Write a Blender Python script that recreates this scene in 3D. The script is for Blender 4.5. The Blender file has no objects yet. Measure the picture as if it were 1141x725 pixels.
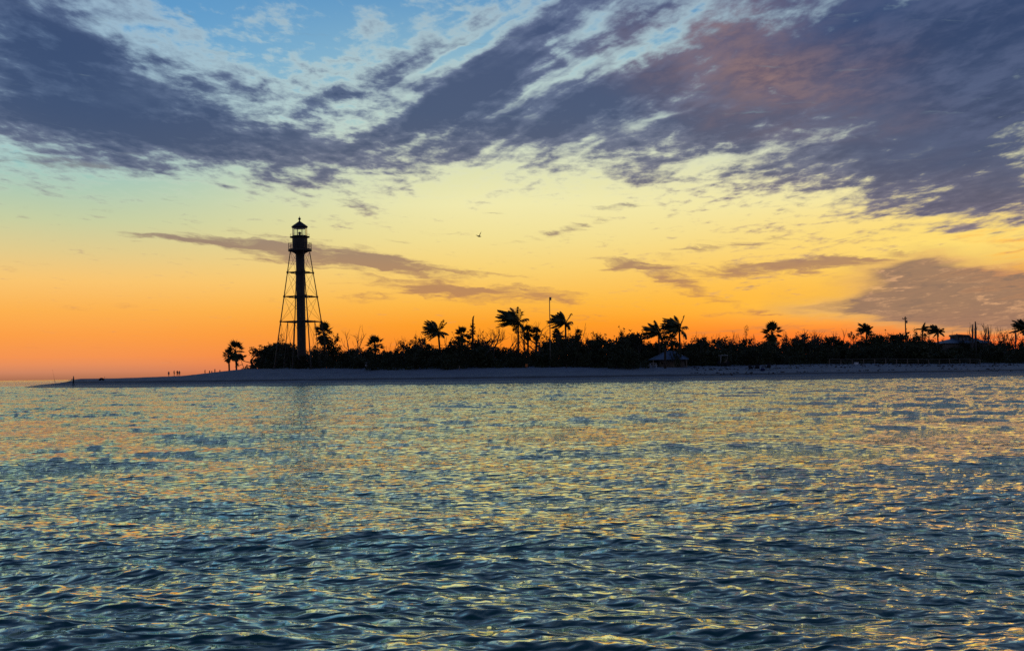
import bpy, bmesh, math, random
import numpy as np
from mathutils import Vector, Matrix

PI = math.pi
R = math.radians
random.seed(7)
scene = bpy.context.scene
COL = scene.collection

# ------------------------------------------------------------------ camera
EYE = Vector((0.0, 0.0, 1.5))
FOC, CU, CV = 1250.0, 570.5, 362.5          # focal length and centre, in photograph pixels
PITCH, ROLL = math.atan(53.5 / FOC), 0.0135
_f = Vector((0, math.cos(PITCH), math.sin(PITCH)))
_u0 = Vector((0, -math.sin(PITCH), math.cos(PITCH)))
_r0 = Vector((1, 0, 0))
_u = _u0 * math.cos(ROLL) + _r0 * math.sin(ROLL)
_r = _r0 * math.cos(ROLL) - _u0 * math.sin(ROLL)

def ray(u, v):
    return (_f * FOC + _r * (u - CU) - _u * (v - CV)).normalized()

def at(u, v, dist):
    """the point at ground distance dist (metres along +Y) seen in direction u, v"""
    d = ray(u, v)
    return EYE + d * (dist / d.y)

def azel(u, v):
    d = ray(u, v)
    return math.atan2(d.x, d.y), math.asin(d.z)

cam = bpy.data.cameras.new('camera')
cam.sensor_width = 36.0
cam.lens = 36.0 * FOC / 1141.0
cam.clip_start, cam.clip_end = 0.1, 60000
camo = bpy.data.objects.new('camera', cam)
COL.objects.link(camo)
m = Matrix((_r, _u, -_f)).transposed().to_4x4()
m.translation = EYE
camo.matrix_world = m
scene.camera = camo

vs = scene.view_settings
vs.view_transform = 'Standard'; vs.look = 'None'; vs.exposure = 0; vs.gamma = 1
vs.use_curve_mapping = False
try:
    scene.cycles.max_bounces = 6; scene.cycles.use_denoising = False
    scene.cycles.transparent_max_bounces = 12
except Exception:
    pass

def lin(c):
    return tuple((x / 12.92 if x <= .04045 else ((x + .055) / 1.055) ** 2.4) for x in [y / 255 for y in c])

# ------------------------------------------------------------------ node helper
class G:
    def __init__(s, tree):
        s.t = tree; s.n = tree.nodes; s.l = tree.links
    def new(s, kind, **kw):
        n = s.n.new(kind)
        for k, v in kw.items(): setattr(n, k, v)
        return n
    def put(s, sock, v):
        if isinstance(v, bpy.types.NodeSocket): s.l.new(v, sock)
        elif v is not None: sock.default_value = v
    def m(s, op, a, b=None, c=None, clamp=False):
        n = s.new('ShaderNodeMath', operation=op, use_clamp=clamp)
        s.put(n.inputs[0], a); s.put(n.inputs[1], b); s.put(n.inputs[2], c)
        return n.outputs[0]
    def xyz(s, x, y, z=0.0):
        n = s.new('ShaderNodeCombineXYZ')
        s.put(n.inputs[0], x); s.put(n.inputs[1], y); s.put(n.inputs[2], z)
        return n.outputs[0]
    def map(s, v, loc=(0,0,0), rot=(0,0,0), sc=(1,1,1), kind='POINT'):
        n = s.new('ShaderNodeMapping', vector_type=kind)
        s.put(n.inputs[0], v); n.inputs['Location'].default_value = loc
        n.inputs['Rotation'].default_value = rot; n.inputs['Scale'].default_value = sc
        return n.outputs[0]
    def noise(s, v, scale=1.0, detail=4.0, rough=.55, dist=0.0, lac=2.0):
        n = s.new('ShaderNodeTexNoise')
        s.put(n.inputs['Vector'], v); s.put(n.inputs['Scale'], scale); n.inputs['Detail'].default_value = detail
        n.inputs['Roughness'].default_value = rough; n.inputs['Distortion'].default_value = dist
        n.inputs['Lacunarity'].default_value = lac
        return n.outputs['Fac'], n.outputs['Color']
    def step(s, v, lo, hi, a=0.0, b=1.0):
        n = s.new('ShaderNodeMapRange', interpolation_type='SMOOTHSTEP')
        s.put(n.inputs[0], v); s.put(n.inputs[1], lo); s.put(n.inputs[2], hi); s.put(n.inputs[3], a); s.put(n.inputs[4], b)
        return n.outputs[0]
    def mix(s, f, a, b, blend='MIX'):
        n = s.new('ShaderNodeMix', data_type='RGBA', blend_type=blend)
        s.put(n.inputs[0], f)
        s.put(n.inputs[6], a if isinstance(a, bpy.types.NodeSocket) else (*a, 1)); s.put(n.inputs[7], b if isinstance(b, bpy.types.NodeSocket) else (*b, 1))
        return n.outputs[2]
    def ramp(s, f, stops, interp='LINEAR'):
        n = s.new('ShaderNodeValToRGB'); s.put(n.inputs[0], f)
        cr = n.color_ramp; cr.interpolation = interp
        while len(cr.elements) > 1: cr.elements.remove(cr.elements[-1])
        cr.elements[0].position = stops[0][0]; cr.elements[0].color = (*stops[0][1], 1)
        for p, c in stops[1:]:
            e = cr.elements.new(p); e.color = (*c, 1)
        return n.outputs[0]
# ------------------------------------------------------------------ sky (a world of its own directions: azimuth and elevation)
SUN_AZ, SUN_EL = azel(1060, 405)[0], R(1.2)

def build_sky():
    w = bpy.data.worlds.new('World'); scene.world = w; w.use_nodes = True
    w.cycles.sampling_method = "MANUAL"; w.cycles.sample_map_resolution = 128
    w.node_tree.nodes.clear()
    g = G(w.node_tree)
    tc = g.new('ShaderNodeTexCoord').outputs['Generated']
    sep = g.new('ShaderNodeSeparateXYZ'); g.put(sep.inputs[0], tc)
    sx, sy, sz = sep.outputs
    K = FOC / 100.0
    A = g.m('MULTIPLY', g.m('ARCTAN2', sx, sy), K)           # azimuth, 0 north, in units of 0.08 rad
    E = g.m('MULTIPLY', g.m('ARCSINE', sz), K)               # elevation in the same units
    AE = g.xyz(A, E)
    def ae(u, v):
        a, e = azel(u, v); return a * K, e * K
    def blob(vec, u, v, ru, rv, ang=0.0):
        x, y = ae(u, v)
        n = g.new('ShaderNodeTexGradient', gradient_type='QUADRATIC_SPHERE'); g.put(n.inputs[0], vec)
        tm = n.texture_mapping; tm.vector_type = 'TEXTURE'
        tm.translation = (x, y, 0); tm.rotation = (0, 0, R(ang)); tm.scale = (ru / 100 * 2.1, rv / 100 * 2.1, 1)
        return n.outputs['Fac']
    def field(vec, base, lst):
        acc = base
        for b in lst:
            *geo, wt = b
            acc = g.m('MULTIPLY_ADD', blob(vec, *geo), wt, acc)
        return acc
    # clear sky
    T = g.m('DIVIDE', E, 20.0, clamp=True)
    def stops(u, lst):
        return [(max(0, ae(u, v)[1] / 20.0), lin(c)) for v, c in lst]
    top = [(-330, (70, 100, 150)), (-900, (45, 68, 112))]
    left = g.ramp(T, stops(100, [(423, (172, 112, 84)), (412, (218, 140, 102)), (400, (246, 148, 84)), (375, (255, 160, 72)), (345, (255, 180, 82)), (312, (252, 200, 114)),
                    (280, (228, 206, 142)), (245, (201, 209, 164)), (215, (178, 204, 180)), (180, (150, 196, 196)), (120, (124, 180, 210)), (50, (104, 166, 210)), (0, (92, 154, 204))] + top))
    mid = g.ramp(T, stops(620, [(415, (246, 104, 40)), (385, (253, 138, 34)), (360, (255, 160, 40)), (335, (255, 188, 72)), (300, (251, 212, 116)), (265, (245, 226, 150)), (225, (243, 236, 176)),
                    (190, (226, 228, 180)), (130, (180, 208, 200)), (60, (140, 184, 206)), (0, (104, 158, 200))] + top))
    right = g.ramp(T, stops(1000, [(410, (240, 84, 34)), (380, (250, 110, 48)), (358, (255, 146, 50)), (340, (255, 182, 52)), (300, (255, 198, 84)), (260, (252, 220, 130)), (220, (247, 233, 164)),
                    (180, (232, 228, 176)), (120, (180, 208, 204)), (50, (130, 176, 200)), (0, (96, 148, 190))] + top))
    a0, a1, a2 = ae(60, 300)[0], ae(560, 300)[0], ae(960, 300)[0]
    clear = g.mix(g.step(A, a0, a1), left, mid)
    clear = g.mix(g.step(A, a1, a2), clear, right)
    # away from the afterglow the horizon is a cool violet-blue
    glow = g.new('ShaderNodeVectorMath', operation='DOT_PRODUCT'); g.put(glow.inputs[0], tc)
    glow.inputs[1].default_value = (math.sin(SUN_AZ - .25), math.cos(SUN_AZ - .25), 0)
    back = g.ramp(T, [(0, lin((92, 92, 122))), (.12, lin((120, 112, 140))), (.3, lin((92, 112, 158))), (.6, lin((66, 94, 146))), (1, lin((45, 68, 112)))])
    clear = g.mix(g.step(glow.outputs['Value'], .25, .72, 1, 0), clear, back)
    # coordinates of a cloud deck seen in perspective
    clear = g.mix(g.m('MINIMUM', field(AE, 0.0, [(1060, 268, 150, 36, 0, 1.1), (960, 345, 120, 14, 0, .5)]), 1.0), clear, lin((255, 222, 118)))
    inv = g.m('DIVIDE', 1.0, g.m('ADD', g.m('MAXIMUM', E, 0.0), 0.9))
    P = g.xyz(g.m('MULTIPLY', A, inv), g.m('MULTIPLY', inv, 9.0))
    # warped directions give the masses ragged outlines
    _, wc = g.noise(P, 3.2, 5, .6)
    sub = g.new('ShaderNodeVectorMath', operation='SUBTRACT'); g.put(sub.inputs[0], wc); sub.inputs[1].default_value = (.5, .5, .5)
    wm = g.new('ShaderNodeVectorMath', operation='MULTIPLY'); g.put(wm.inputs[0], sub.outputs[0]); wm.inputs[1].default_value = (1.5, .9, 0)
    wa = g.new('ShaderNodeVectorMath', operation='ADD'); g.put(wa.inputs[0], AE); g.put(wa.inputs[1], wm.outputs[0])
    W = wa.outputs[0]
    wk = g.new('ShaderNodeVectorMath', operation='SCALE'); g.put(wk.inputs[0], wm.outputs[0]); wk.inputs['Scale'].default_value = .28
    wb = g.new('ShaderNodeVectorMath', operation='ADD'); g.put(wb.inputs[0], AE); g.put(wb.inputs[1], wk.outputs[0])
    W2 = wb.outputs[0]
    wl = g.new('ShaderNodeVectorMath', operation='SCALE'); g.put(wl.inputs[0], wm.outputs[0]); wl.inputs['Scale'].default_value = .6
    wd = g.new('ShaderNodeVectorMath', operation='ADD'); g.put(wd.inputs[0], AE); g.put(wd.inputs[1], wl.outputs[0])
    W3 = wd.outputs[0]
    # --- main deck
    M = field(W, -0.31, [
        (60, 45, 170, 80, -22, 1.1), (20, 140, 160, 42, 0, .85), (190, 140, 180, 38, -14, .95), (340, 168, 100, 22, -8, .7), (235, 92, 60, 18, -6, .42),
        (345, 203, 60, 9, -4, .3), (395, 85, 90, 26, 6, .25), (150, 0, 40, 10, 0, .3), (290, 22, 45, 12, -8, .22),
        (470, 120, 120, 46, 12, .65), (580, 95, 180, 60, 22, .6), (660, 150, 160, 52, -4, .75), (640, 20, 140, 45, 10, .55),
        (850, 60, 150, 75, 0, .8), (1060, 40, 210, 90, 0, 1.2), (1000, 180, 170, 50, -6, .9), (1110, 222, 100, 36, -10, .7), (960, 268, 110, 9, -3, .5), (860, 195, 90, 20, 5, .3),
        (840, 305, 80, 13, 2, .42), (725, 313, 50, 9, -24, .3), (790, 275, 120, 20, 0, .2), (620, 257, 60, 8, 12, .3), (400, 234, 40, 6, -4, .33), (930, 240, 90, 14, 0, .3),
        (1090, 110, 130, 70, 0, .75), (280, 45, 80, 24, 0, -.15), (760, 120, 130, 60, 0, .45), (700, 195, 80, 14, -4, .4), (360, 130, 70, 40, 0, .3), (420, 180, 90, 20, 0, .25), (1070, 250, 110, 26, -6, .25), (760, 225, 130, 9, 0, .18), (900, 288, 80, 8, 0, .3)])
    M = field(W2, M, [(540, 80, 90, 10, 29, 0.45), (590, 70, 90, 9, 27, 0.45), (640, 115, 100, 12, 20, 0.39)])
    f1, _ = g.noise(P, 5.0, 8, .62, .3)
    f2, _ = g.noise(g.map(P, (3.1, 1.7, 0)), 15.0, 5, .6, .2)
    gap = field(W3, 0.0, [(505, 66, 75, 7, 31, -1.35), (524, 102, 24, 6, 24, -1.08), (625, 92, 78, 7, 23, -1.53), (655, 38, 36, 7, 22, -1.26), (730, 128, 48, 6, 16, -1.08), (600, 130, 14, 5, 10, -0.90), (455, 40, 40, 12, 20, -0.63), (900, 152, 150, 9, 14, -0.54), (1030, 168, 60, 9, 6, -0.99), (790, 185, 60, 7, 4, -0.81), (860, 190, 50, 6, 10, -0.72), (1060, 262, 100, 6, 2, -.9), (985, 248, 60, 5, 4, -.6), (1110, 282, 60, 6, 0, -.8), (1040, 240, 30, 8, 20, -0.72), (930, 222, 60, 8, 8, -0.36)])
    M = g.m('MULTIPLY_ADD', gap, g.step(g.m('MULTIPLY_ADD', f1, .6, g.m('MULTIPLY', f2, .5)), .35, .72, .1, .8), M)
    # billow rows in the middle of the deck
    rows = g.map(g.map(W2, rot=(0, 0, R(-27))), sc=(.26, 1.75, 1))
    f3, _ = g.noise(rows, 1.5, 4, .55)
    rm = field(AE, 0.0, [(600, 85, 220, 100, 15, 1.3)])
    rk = g.m('MULTIPLY_ADD', rm, -.65, 1.0)
    rw = g.m('MULTIPLY', rm, g.m('SUBTRACT', f3, .5))
    D = g.m('MULTIPLY_ADD', g.m('MULTIPLY', g.m('SUBTRACT', f1, .5), rk), 1.7, M)
    D = g.m('MULTIPLY_ADD', g.m('SUBTRACT', f2, .5), field(AE, 1.3, [(370, 120, 100, 70, 0, 1.1), (820, 200, 160, 60, 0, .8), (640, 40, 120, 40, 0, .6)]), D)
    D = g.m('MULTIPLY_ADD', rw, 4.6, D)
    # overhead and behind: broken deck
    up = g.step(E, 4.6, 9.0)
    D = g.m('MULTIPLY_ADD', up, .55, D)
    behind = g.step(glow.outputs['Value'], .2, .7, .35, 0.0)
    D = g.m('ADD', D, behind)
    cover = g.step(D, -0.12, 0.58)
    thick = g.step(D, 0.1, 1.1)
    # --- colours of the deck
    cc = g.ramp(g.m('DIVIDE', E, 6.0, clamp=True), [(0, lin((196, 128, 84))), (.13, lin((168, 128, 104))), (.25, lin((148, 124, 112))), (.36, lin((108, 108, 122))), (.48, lin((90, 102, 126))),
                  (.62, lin((86, 98, 126))), (.8, lin((82, 94, 124))), (1, lin((74, 90, 122)))])
    def tint(c, lst, col):
        return g.mix(g.m('MINIMUM', field(W, 0.0, lst), 1.0), c, lin(col))
    cc = tint(cc, [(60, 60, 240, 110, -20, .85)], (66, 86, 118))
    cc = tint(cc, [(700, 50, 170, 70, 20, .7)], (84, 94, 122))
    cc = tint(cc, [(860, 80, 120, 50, -8, .9)], (128, 102, 108))
    cc = tint(cc, [(1090, 25, 260, 90, -8, 1.4)], (40, 66, 110))
    cc = tint(cc, [(1080, 170, 170, 60, 0, 1.1)], (62, 82, 114))
    cc = tint(cc, [(1050, 232, 130, 30, -4, .9)], (80, 88, 118))
    cc = tint(cc, [(985, 270, 90, 10, -3, .8)], (150, 112, 104))
    dark = g.mix(1.0, cc, (.52, .64, .86), 'MULTIPLY')
    lite = g.mix(1.0, cc, (1.5, 1.5, 1.5), 'MULTIPLY')
    shade = g.m('MULTIPLY_ADD', g.m('SUBTRACT', f2, .5), .5, g.m('MULTIPLY_ADD', thick, .9, .08))
    f4, _ = g.noise(g.map(P, (7.1, 2.2, 0), sc=(1, .8, 1)), 3.0, 4, .5)
    shade = g.m('MULTIPLY_ADD', g.m('SUBTRACT', f4, .5), 1.2, shade)
    shade = g.m('MULTIPLY_ADD', rw, 1.3, shade, clamp=True)
    deck = g.mix(shade, lite, dark)
    deck = g.mix(g.m('MINIMUM', field(W, 0.0, [(1105, 35, 190, 75, -8, 1.4), (1110, 150, 110, 60, 0, .8)]), .88), deck, g.mix(g.step(g.m('MULTIPLY_ADD', f2, .5, g.m('MULTIPLY', f4, .5)), .38, .62), lin((34, 58, 100)), lin((72, 88, 126))))
    deck = g.mix(g.m('MINIMUM', field(W, 0.0, [(855, 84, 110, 42, -8, .9), (800, 30, 110, 24, 10, .45)]), .8), deck, g.mix(g.step(f2, .35, .65), lin((104, 86, 104)), lin((150, 118, 116))))
    # gaps beside thin cloud are brighter than clear sky
    rim = g.m('MULTIPLY', g.step(D, -.35, 0.02), g.step(E, 1.6, 2.6))
    bright = g.mix(g.m('MULTIPLY', rim, .34), clear, lin((226, 230, 208)))
    sky = g.mix(g.m('MULTIPLY', cover, .96), bright, deck)
    # --- long thin streaks below the deck
    S = field(W2, -.3, [(215, 270, 85, 7, -3, .9), (290, 290, 70, 5, -2, .6), (330, 276, 120, 9, -6, .95), (430, 298, 110, 11, -7, 1.1), (520, 322, 110, 6, -3, 1.15), (465, 327, 85, 5, 3, 1.0), (600, 335, 80, 5, -2, .7), (760, 316, 70, 9, -24, .85), (690, 296, 40, 5, 8, .6), (625, 258, 60, 6, 12, .7), (402, 234, 34, 5, -4, .8),
                        (60, 178, 100, 9, -3, .75), (700, 232, 50, 5, 0, .5), (560, 345, 60, 3, 0, .5), (650, 352, 70, 3, 0, .4), (820, 350, 130, 3.5, 1, .55), (900, 366, 150, 4, 0, .5), (760, 372, 120, 3, 0, .4), (1000, 372, 90, 5, 0, .5), (870, 300, 130, 12, 3, .75), (790, 276, 90, 7, 4, .6), (930, 290, 80, 7, 0, .5), (740, 300, 130, 6, 0, .4)])
    s1, _ = g.noise(g.map(g.map(W2, rot=(0, 0, R(5))), sc=(.6, 5.5, 1)), 1.6, 6, .62, .3)
    s2, _ = g.noise(g.map(g.map(W2, rot=(0, 0, R(6))), (3, 1, 0), sc=(1.4, 13.0, 1)), 1.5, 4, .6, .2)
    SD = g.m('MULTIPLY_ADD', g.m('SUBTRACT', s1, .5), 1.9, S)
    SD = g.step(g.m('MULTIPLY_ADD', g.m('SUBTRACT', s2, .5), 1.3, SD), -0.05, .65)
    sc = g.ramp(g.m('DIVIDE', E, 3.0, clamp=True), [(0, lin((206, 120, 66))), (.3, lin((184, 132, 92))), (.45, lin((156, 126, 108))), (.6, lin((136, 124, 122))), (.85, lin((120, 140, 152)))])
    sky = g.mix(g.m('MULTIPLY', SD, .9), sky, sc)
    # --- soft bank low on the right
    B = field(W2, -.5, [(1075, 322, 175, 46, 3, 1.6), (985, 341, 90, 10, 2, .7), (1100, 356, 80, 18, -4, .9), (1010, 300, 60, 12, 12, .4)])
    bn, _ = g.noise(g.map(W2, sc=(.6, 1.6, 1)), 1.3, 5, .5, .2)
    BD = g.step(g.m('MULTIPLY_ADD', g.m('SUBTRACT', bn, .5), 1.0, B), -.15, .6)
    bcol = g.mix(bn, lin((128, 106, 98)), lin((156, 124, 102)))
    bcol = g.mix(g.m('MINIMUM', field(W, 0.0, [(1141, 300, 60, 14, 0, .9)]), 1.0), bcol, lin((206, 140, 96)))
    b2, _ = g.noise(g.map(W, sc=(.9, 2.2, 1)), 3.2, 6, .6, .3)
    bcol = g.mix(g.step(b2, .52, .72), bcol, lin((202, 156, 120)))
    bcol = g.mix(g.step(b2, .5, .3), bcol, lin((126, 106, 98)))
    edge = g.m('MULTIPLY', g.m('MULTIPLY', BD, g.m('SUBTRACT', 1.0, BD)), 2.2)
    bcol = g.mix(edge, bcol, lin((255, 196, 110)))
    sky = g.mix(g.m('MULTIPLY', BD, .95), sky, bcol)
    # fire at the right edge between bank and deck
    sky = g.mix(g.m('MULTIPLY', field(W, 0.0, [(1135, 266, 40, 7, 0, .8), (1140, 292, 20, 4, 0, .5)]), .9), sky, lin((255, 176, 66)))
    # overhead and away from the afterglow the dusk is deep and blue
    dim = g.m('MULTIPLY', g.step(E, 4.0, 6.5, 1.0, .12), g.step(glow.outputs['Value'], -.1, .6, .55, 1.0))
    sky = g.mix(1.0, sky, g.mix(dim, (.22, .33, .58), (1, 1, 1)), 'MULTIPLY')
    sky = g.mix(g.step(E, -.45, -.02), lin((40, 58, 70)), sky)
    # the atmosphere itself, faint at dusk
    ns = g.new('ShaderNodeTexSky', sky_type='NISHITA', sun_disc=False)
    ns.sun_elevation = SUN_EL; ns.sun_rotation = SUN_AZ
    bg1 = g.new('ShaderNodeBackground'); g.put(bg1.inputs[0], sky); bg1.inputs[1].default_value = 0.97
    bg2 = g.new('ShaderNodeBackground'); g.put(bg2.inputs[0], ns.outputs[0]); bg2.inputs[1].default_value = 0.0025
    add = g.new('ShaderNodeAddShader'); g.l.new(bg1.outputs[0], add.inputs[0]); g.l.new(bg2.outputs[0], add.inputs[1])
    out = g.new('ShaderNodeOutputWorld'); g.l.new(add.outputs[0], out.inputs[0])
build_sky()

sun = bpy.data.lights.new('sun', 'SUN'); sun.energy = 0.018; sun.angle = R(12); sun.color = (1, .44, .14)
suno = bpy.data.objects.new('sun', sun); COL.objects.link(suno)
suno.rotation_euler = Vector((-math.sin(SUN_AZ) * math.cos(SUN_EL), -math.cos(SUN_AZ) * math.cos(SUN_EL), -math.sin(SUN_EL))).to_track_quat('-Z', 'Y').to_euler()
# ------------------------------------------------------------------ object helpers
def tag(o, label=None, cat=None, group=None, kind=None):
    if label: o['label'] = label
    if cat: o['category'] = cat
    if group: o['group'] = group
    if kind: o['kind'] = kind
    return o

def thing(name, loc, label, cat, group=None, rz=0.0):
    o = bpy.data.objects.new(name, None); COL.objects.link(o)
    o.location = loc; o.rotation_euler = (0, 0, rz); o.empty_display_size = .2
    return tag(o, label, cat, group)

class MB:
    """collects pieces of one mesh"""
    def __init__(s):
        s.v = []; s.f = []; s.n = 0
    def add(s, verts, faces):
        s.v.extend(tuple(p) for p in verts); s.f.extend([tuple(i + s.n for i in f) for f in faces]); s.n += len(verts)
    def box(s, lo, hi):
        (a, b, c), (d, e, f) = lo, hi
        s.add([(a,b,c),(d,b,c),(d,e,c),(a,e,c),(a,b,f),(d,b,f),(d,e,f),(a,e,f)],
              [(0,3,2,1),(4,5,6,7),(0,1,5,4),(1,2,6,5),(2,3,7,6),(3,0,4,7)])
    def cbox(s, c, size):
        s.box([c[i] - size[i] / 2 for i in range(3)], [c[i] + size[i] / 2 for i in range(3)])
    def tube(s, pts, rad, sides=6, cap=True):
        pts = [Vector(p) for p in pts]
        if not hasattr(rad, '__len__'): rad = [rad] * len(pts)
        vs_, fs = [], []
        t0 = (pts[1] - pts[0]).normalized()
        a = t0.orthogonal().normalized()
        for i, p in enumerate(pts):
            t = (pts[min(i + 1, len(pts) - 1)] - pts[max(i - 1, 0)]).normalized()
            a = (a - t * a.dot(t))
            a = a.normalized() if a.length > 1e-6 else t.orthogonal().normalized()
            b = t.cross(a)
            for k in range(sides):
                w = 2 * PI * k / sides
                vs_.append(p + (a * math.cos(w) + b * math.sin(w)) * rad[i])
        for i in range(len(pts) - 1):
            for k in range(sides):
                k2 = (k + 1) % sides
                fs.append((i * sides + k, i * sides + k2, (i + 1) * sides + k2, (i + 1) * sides + k))
        if cap:
            fs.append(tuple(range(sides))[::-1]); fs.append(tuple((len(pts) - 1) * sides + k for k in range(sides)))
        s.add(vs_, fs)
    def lathe(s, prof, sides=24, c=(0, 0, 0)):
        vs_, fs = [], []
        for r, z in prof:
            for k in range(sides):
                w = 2 * PI * k / sides
                vs_.append((c[0] + r * math.cos(w), c[1] + r * math.sin(w), c[2] + z))
        for i in range(len(prof) - 1):
            for k in range(sides):
                k2 = (k + 1) % sides
                fs.append((i * sides + k, i * sides + k2, (i + 1) * sides + k2, (i + 1) * sides + k))
        if prof[0][0] > 1e-4: fs.append(tuple(range(sides))[::-1])
        if prof[-1][0] > 1e-4: fs.append(tuple((len(prof) - 1) * sides + k for k in range(sides)))
        s.add(vs_, fs)
    def mesh(s, name, mat, smooth=False):
        me = bpy.data.meshes.new(name); me.from_pydata(s.v, [], s.f)
        if mat: me.materials.append(mat)
        if smooth: me.polygons.foreach_set('use_smooth', [True] * len(me.polygons))
        me.update(); return me
    def build(s, name, mat, parent=None, smooth=False):
        return link(s.mesh(name, mat, smooth), name, parent)

def link(me, name, parent=None):
    o = bpy.data.objects.new(name, me); COL.objects.link(o)
    if parent: o.parent = parent
    return o

def copy_tree(o, parent=None):
    c = o.copy(); COL.objects.link(c); c.parent = parent
    for ch in [x for x in o.children]: copy_tree(ch, c)
    return c

# ------------------------------------------------------------------ materials
def material(name, col, rough=.8, spec=.3, var=.25, scale=6.0, metal=0.0, bump=0.0, bscale=30.0, coords='Object'):
    mt = bpy.data.materials.new(name); mt.use_nodes = True
    g = G(mt.node_tree); b = g.n['Principled BSDF']
    tc = g.new('ShaderNodeTexCoord').outputs[coords]
    f, _ = g.noise(tc, scale, 5, .6)
    c = g.mix(g.step(f, .3, .7), tuple(x * (1 - var) for x in col), tuple(min(1, x * (1 + var)) for x in col))
    g.put(b.inputs['Base Color'], c)
    b.inputs['Roughness'].default_value = rough; b.inputs['Metallic'].default_value = metal
    b.inputs['Specular IOR Level'].default_value = spec
    if bump:
        f2, _ = g.noise(tc, bscale, 3, .6)
        bn = g.new('ShaderNodeBump'); g.put(bn.inputs['Height'], f2); bn.inputs['Strength'].default_value = bump; bn.inputs['Distance'].default_value = .02
        g.l.new(bn.outputs[0], b.inputs['Normal'])
    return mt

def leaf_material(name, a, b_):
    mt = bpy.data.materials.new(name); mt.use_nodes = True
    g = G(mt.node_tree); b = g.n['Principled BSDF']
    f, _ = g.noise(g.new('ShaderNodeTexCoord').outputs['Object'], 1.7, 3, .6)
    oi = g.new('ShaderNodeObjectInfo').outputs['Random']
    t = g.m('MULTIPLY_ADD', oi, .5, g.m('MULTIPLY', f, .6), clamp=True)
    g.put(b.inputs['Base Color'], g.mix(t, a, b_))
    b.inputs['Roughness'].default_value = .6; b.inputs['Specular IOR Level'].default_value = .25
    return mt

MT = {
    'leaf': leaf_material('shrub_leaf', (.022, .032, .012), (.05, .055, .018)),
    'palm': leaf_material('palm_leaf', (.03, .042, .014), (.06, .062, .02)),
    'bark': material('bark', (.055, .045, .035), .9, .1, .35, 9, bump=.5),
    'grey_wood': material('dead_wood', (.085, .078, .07), .9, .1, .3, 7, bump=.4),
    'iron': material('brown_iron', (.03, .024, .02), .6, .4, .3, 3, bump=.1),
    'iron_light': material('iron_rods', (.05, .038, .03), .6, .4, .3, 3),
    'timber': material('weathered_timber', (.2, .16, .12), .85, .2, .3, 5, bump=.3),
    'white': material('white_paint', (.62, .63, .62), .6, .3, .08, 4),
    'orange': material('orange_paint', (.6, .17, .03), .6, .3, .1, 4),
    'dark': material('dark_fabric', (.02, .02, .024), .85, .2, .3, 8),
    'navy': material('navy_fabric', (.02, .03, .09), .85, .2, .3, 8),
    'wall': material('house_wall', (.16, .14, .12), .85, .2, .12, 2, bump=.2),
    'roof': material('metal_roof', (.085, .135, .19), .55, .5, .12, 1.5),
    'roof_dark': material('dark_roof', (.07, .07, .075), .8, .2, .25, 3),
    'rubber': material('rubber', (.02, .02, .02), .8, .2, .2, 9),
    'skin': material('skin', (.35, .2, .13), .6, .3, .1, 4),
    'weed': material('seaweed', (.035, .028, .022), .9, .2, .4, 8),
    'feather': material('dark_feathers', (.04, .035, .03), .8, .2, .3, 8),
    'steel': material('galvanised_steel', (.16, .16, .165), .5, .5, .15, 4, metal=.5),
}
def glass_material():
    mt = bpy.data.materials.new('lantern_glass'); mt.use_nodes = True
    g = G(mt.node_tree); g.n.remove(g.n['Principled BSDF'])
    t = g.new('ShaderNodeBsdfTransparent'); t.inputs[0].default_value = (.96, .98, .96, 1)
    gl = g.new('ShaderNodeBsdfGlossy'); gl.inputs['Roughness'].default_value = .03
    fr = g.new('ShaderNodeFresnel'); fr.inputs[0].default_value = 1.45
    mx = g.new('ShaderNodeMixShader'); g.l.new(fr.outputs[0], mx.inputs[0]); g.l.new(t.outputs[0], mx.inputs[1]); g.l.new(gl.outputs[0], mx.inputs[2])
    g.l.new(mx.outputs[0], g.n['Material Output'].inputs[0])
    return mt
MT['glass'] = glass_material()

# ------------------------------------------------------------------ the shore line and the beach
def on_sea(u, v):
    d = ray(u, v); return EYE + d * (-EYE.z / d.z)
FRONT = [(40, 205), (90, 190), (150, 184), (240, 176), (340, 167), (500, 161), (660, 158), (840, 158), (1000, 162), (1141, 172), (1300, 186), (1600, 210)]
def shore_pts():
    pts = []
    for u, D in [(84, 1600), (78, 900), (66, 520), (50, 350), (32, 265), (24, 236), (26, 218)] + FRONT:
        p = at(u, 424, D); pts.append((p.x, p.y))
    # smooth (Chaikin)
    for _ in range(2):
        q = [pts[0]]
        for a, b in zip(pts, pts[1:]):
            q += [(a[0] * .75 + b[0] * .25, a[1] * .75 + b[1] * .25), (a[0] * .25 + b[0] * .75, a[1] * .25 + b[1] * .75)]
        pts = q + [pts[-1]]
    return np.array(pts)
SHORE = shore_pts()

def shore_dist(X, Y):
    """signed distance to the waterline, inland positive"""
    best = np.full(X.shape, 1e9); sign = np.ones(X.shape)
    for (ax, ay), (bx, by) in zip(SHORE[:-1], SHORE[1:]):
        ex, ey = bx - ax, by - ay
        t = np.clip(((X - ax) * ex + (Y - ay) * ey) / (ex * ex + ey * ey), 0, 1)
        dx, dy = X - ax - t * ex, Y - ay - t * ey
        d = np.hypot(dx, dy); near = d < best
        best = np.where(near, d, best)
        sign = np.where(near, np.sign(ex * dy - ey * dx), sign)
    return best * sign

_rng = np.random.default_rng(11)
def waves2d(X, Y, lams, amp, rng):
    Z = np.zeros_like(X)
    for l in lams:
        a = rng.uniform(0, 2 * PI); k = 2 * PI / l
        Z += np.sin((X * math.cos(a) + Y * math.sin(a)) * k + rng.uniform(0, 6.28)) * amp * l
    return Z

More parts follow.
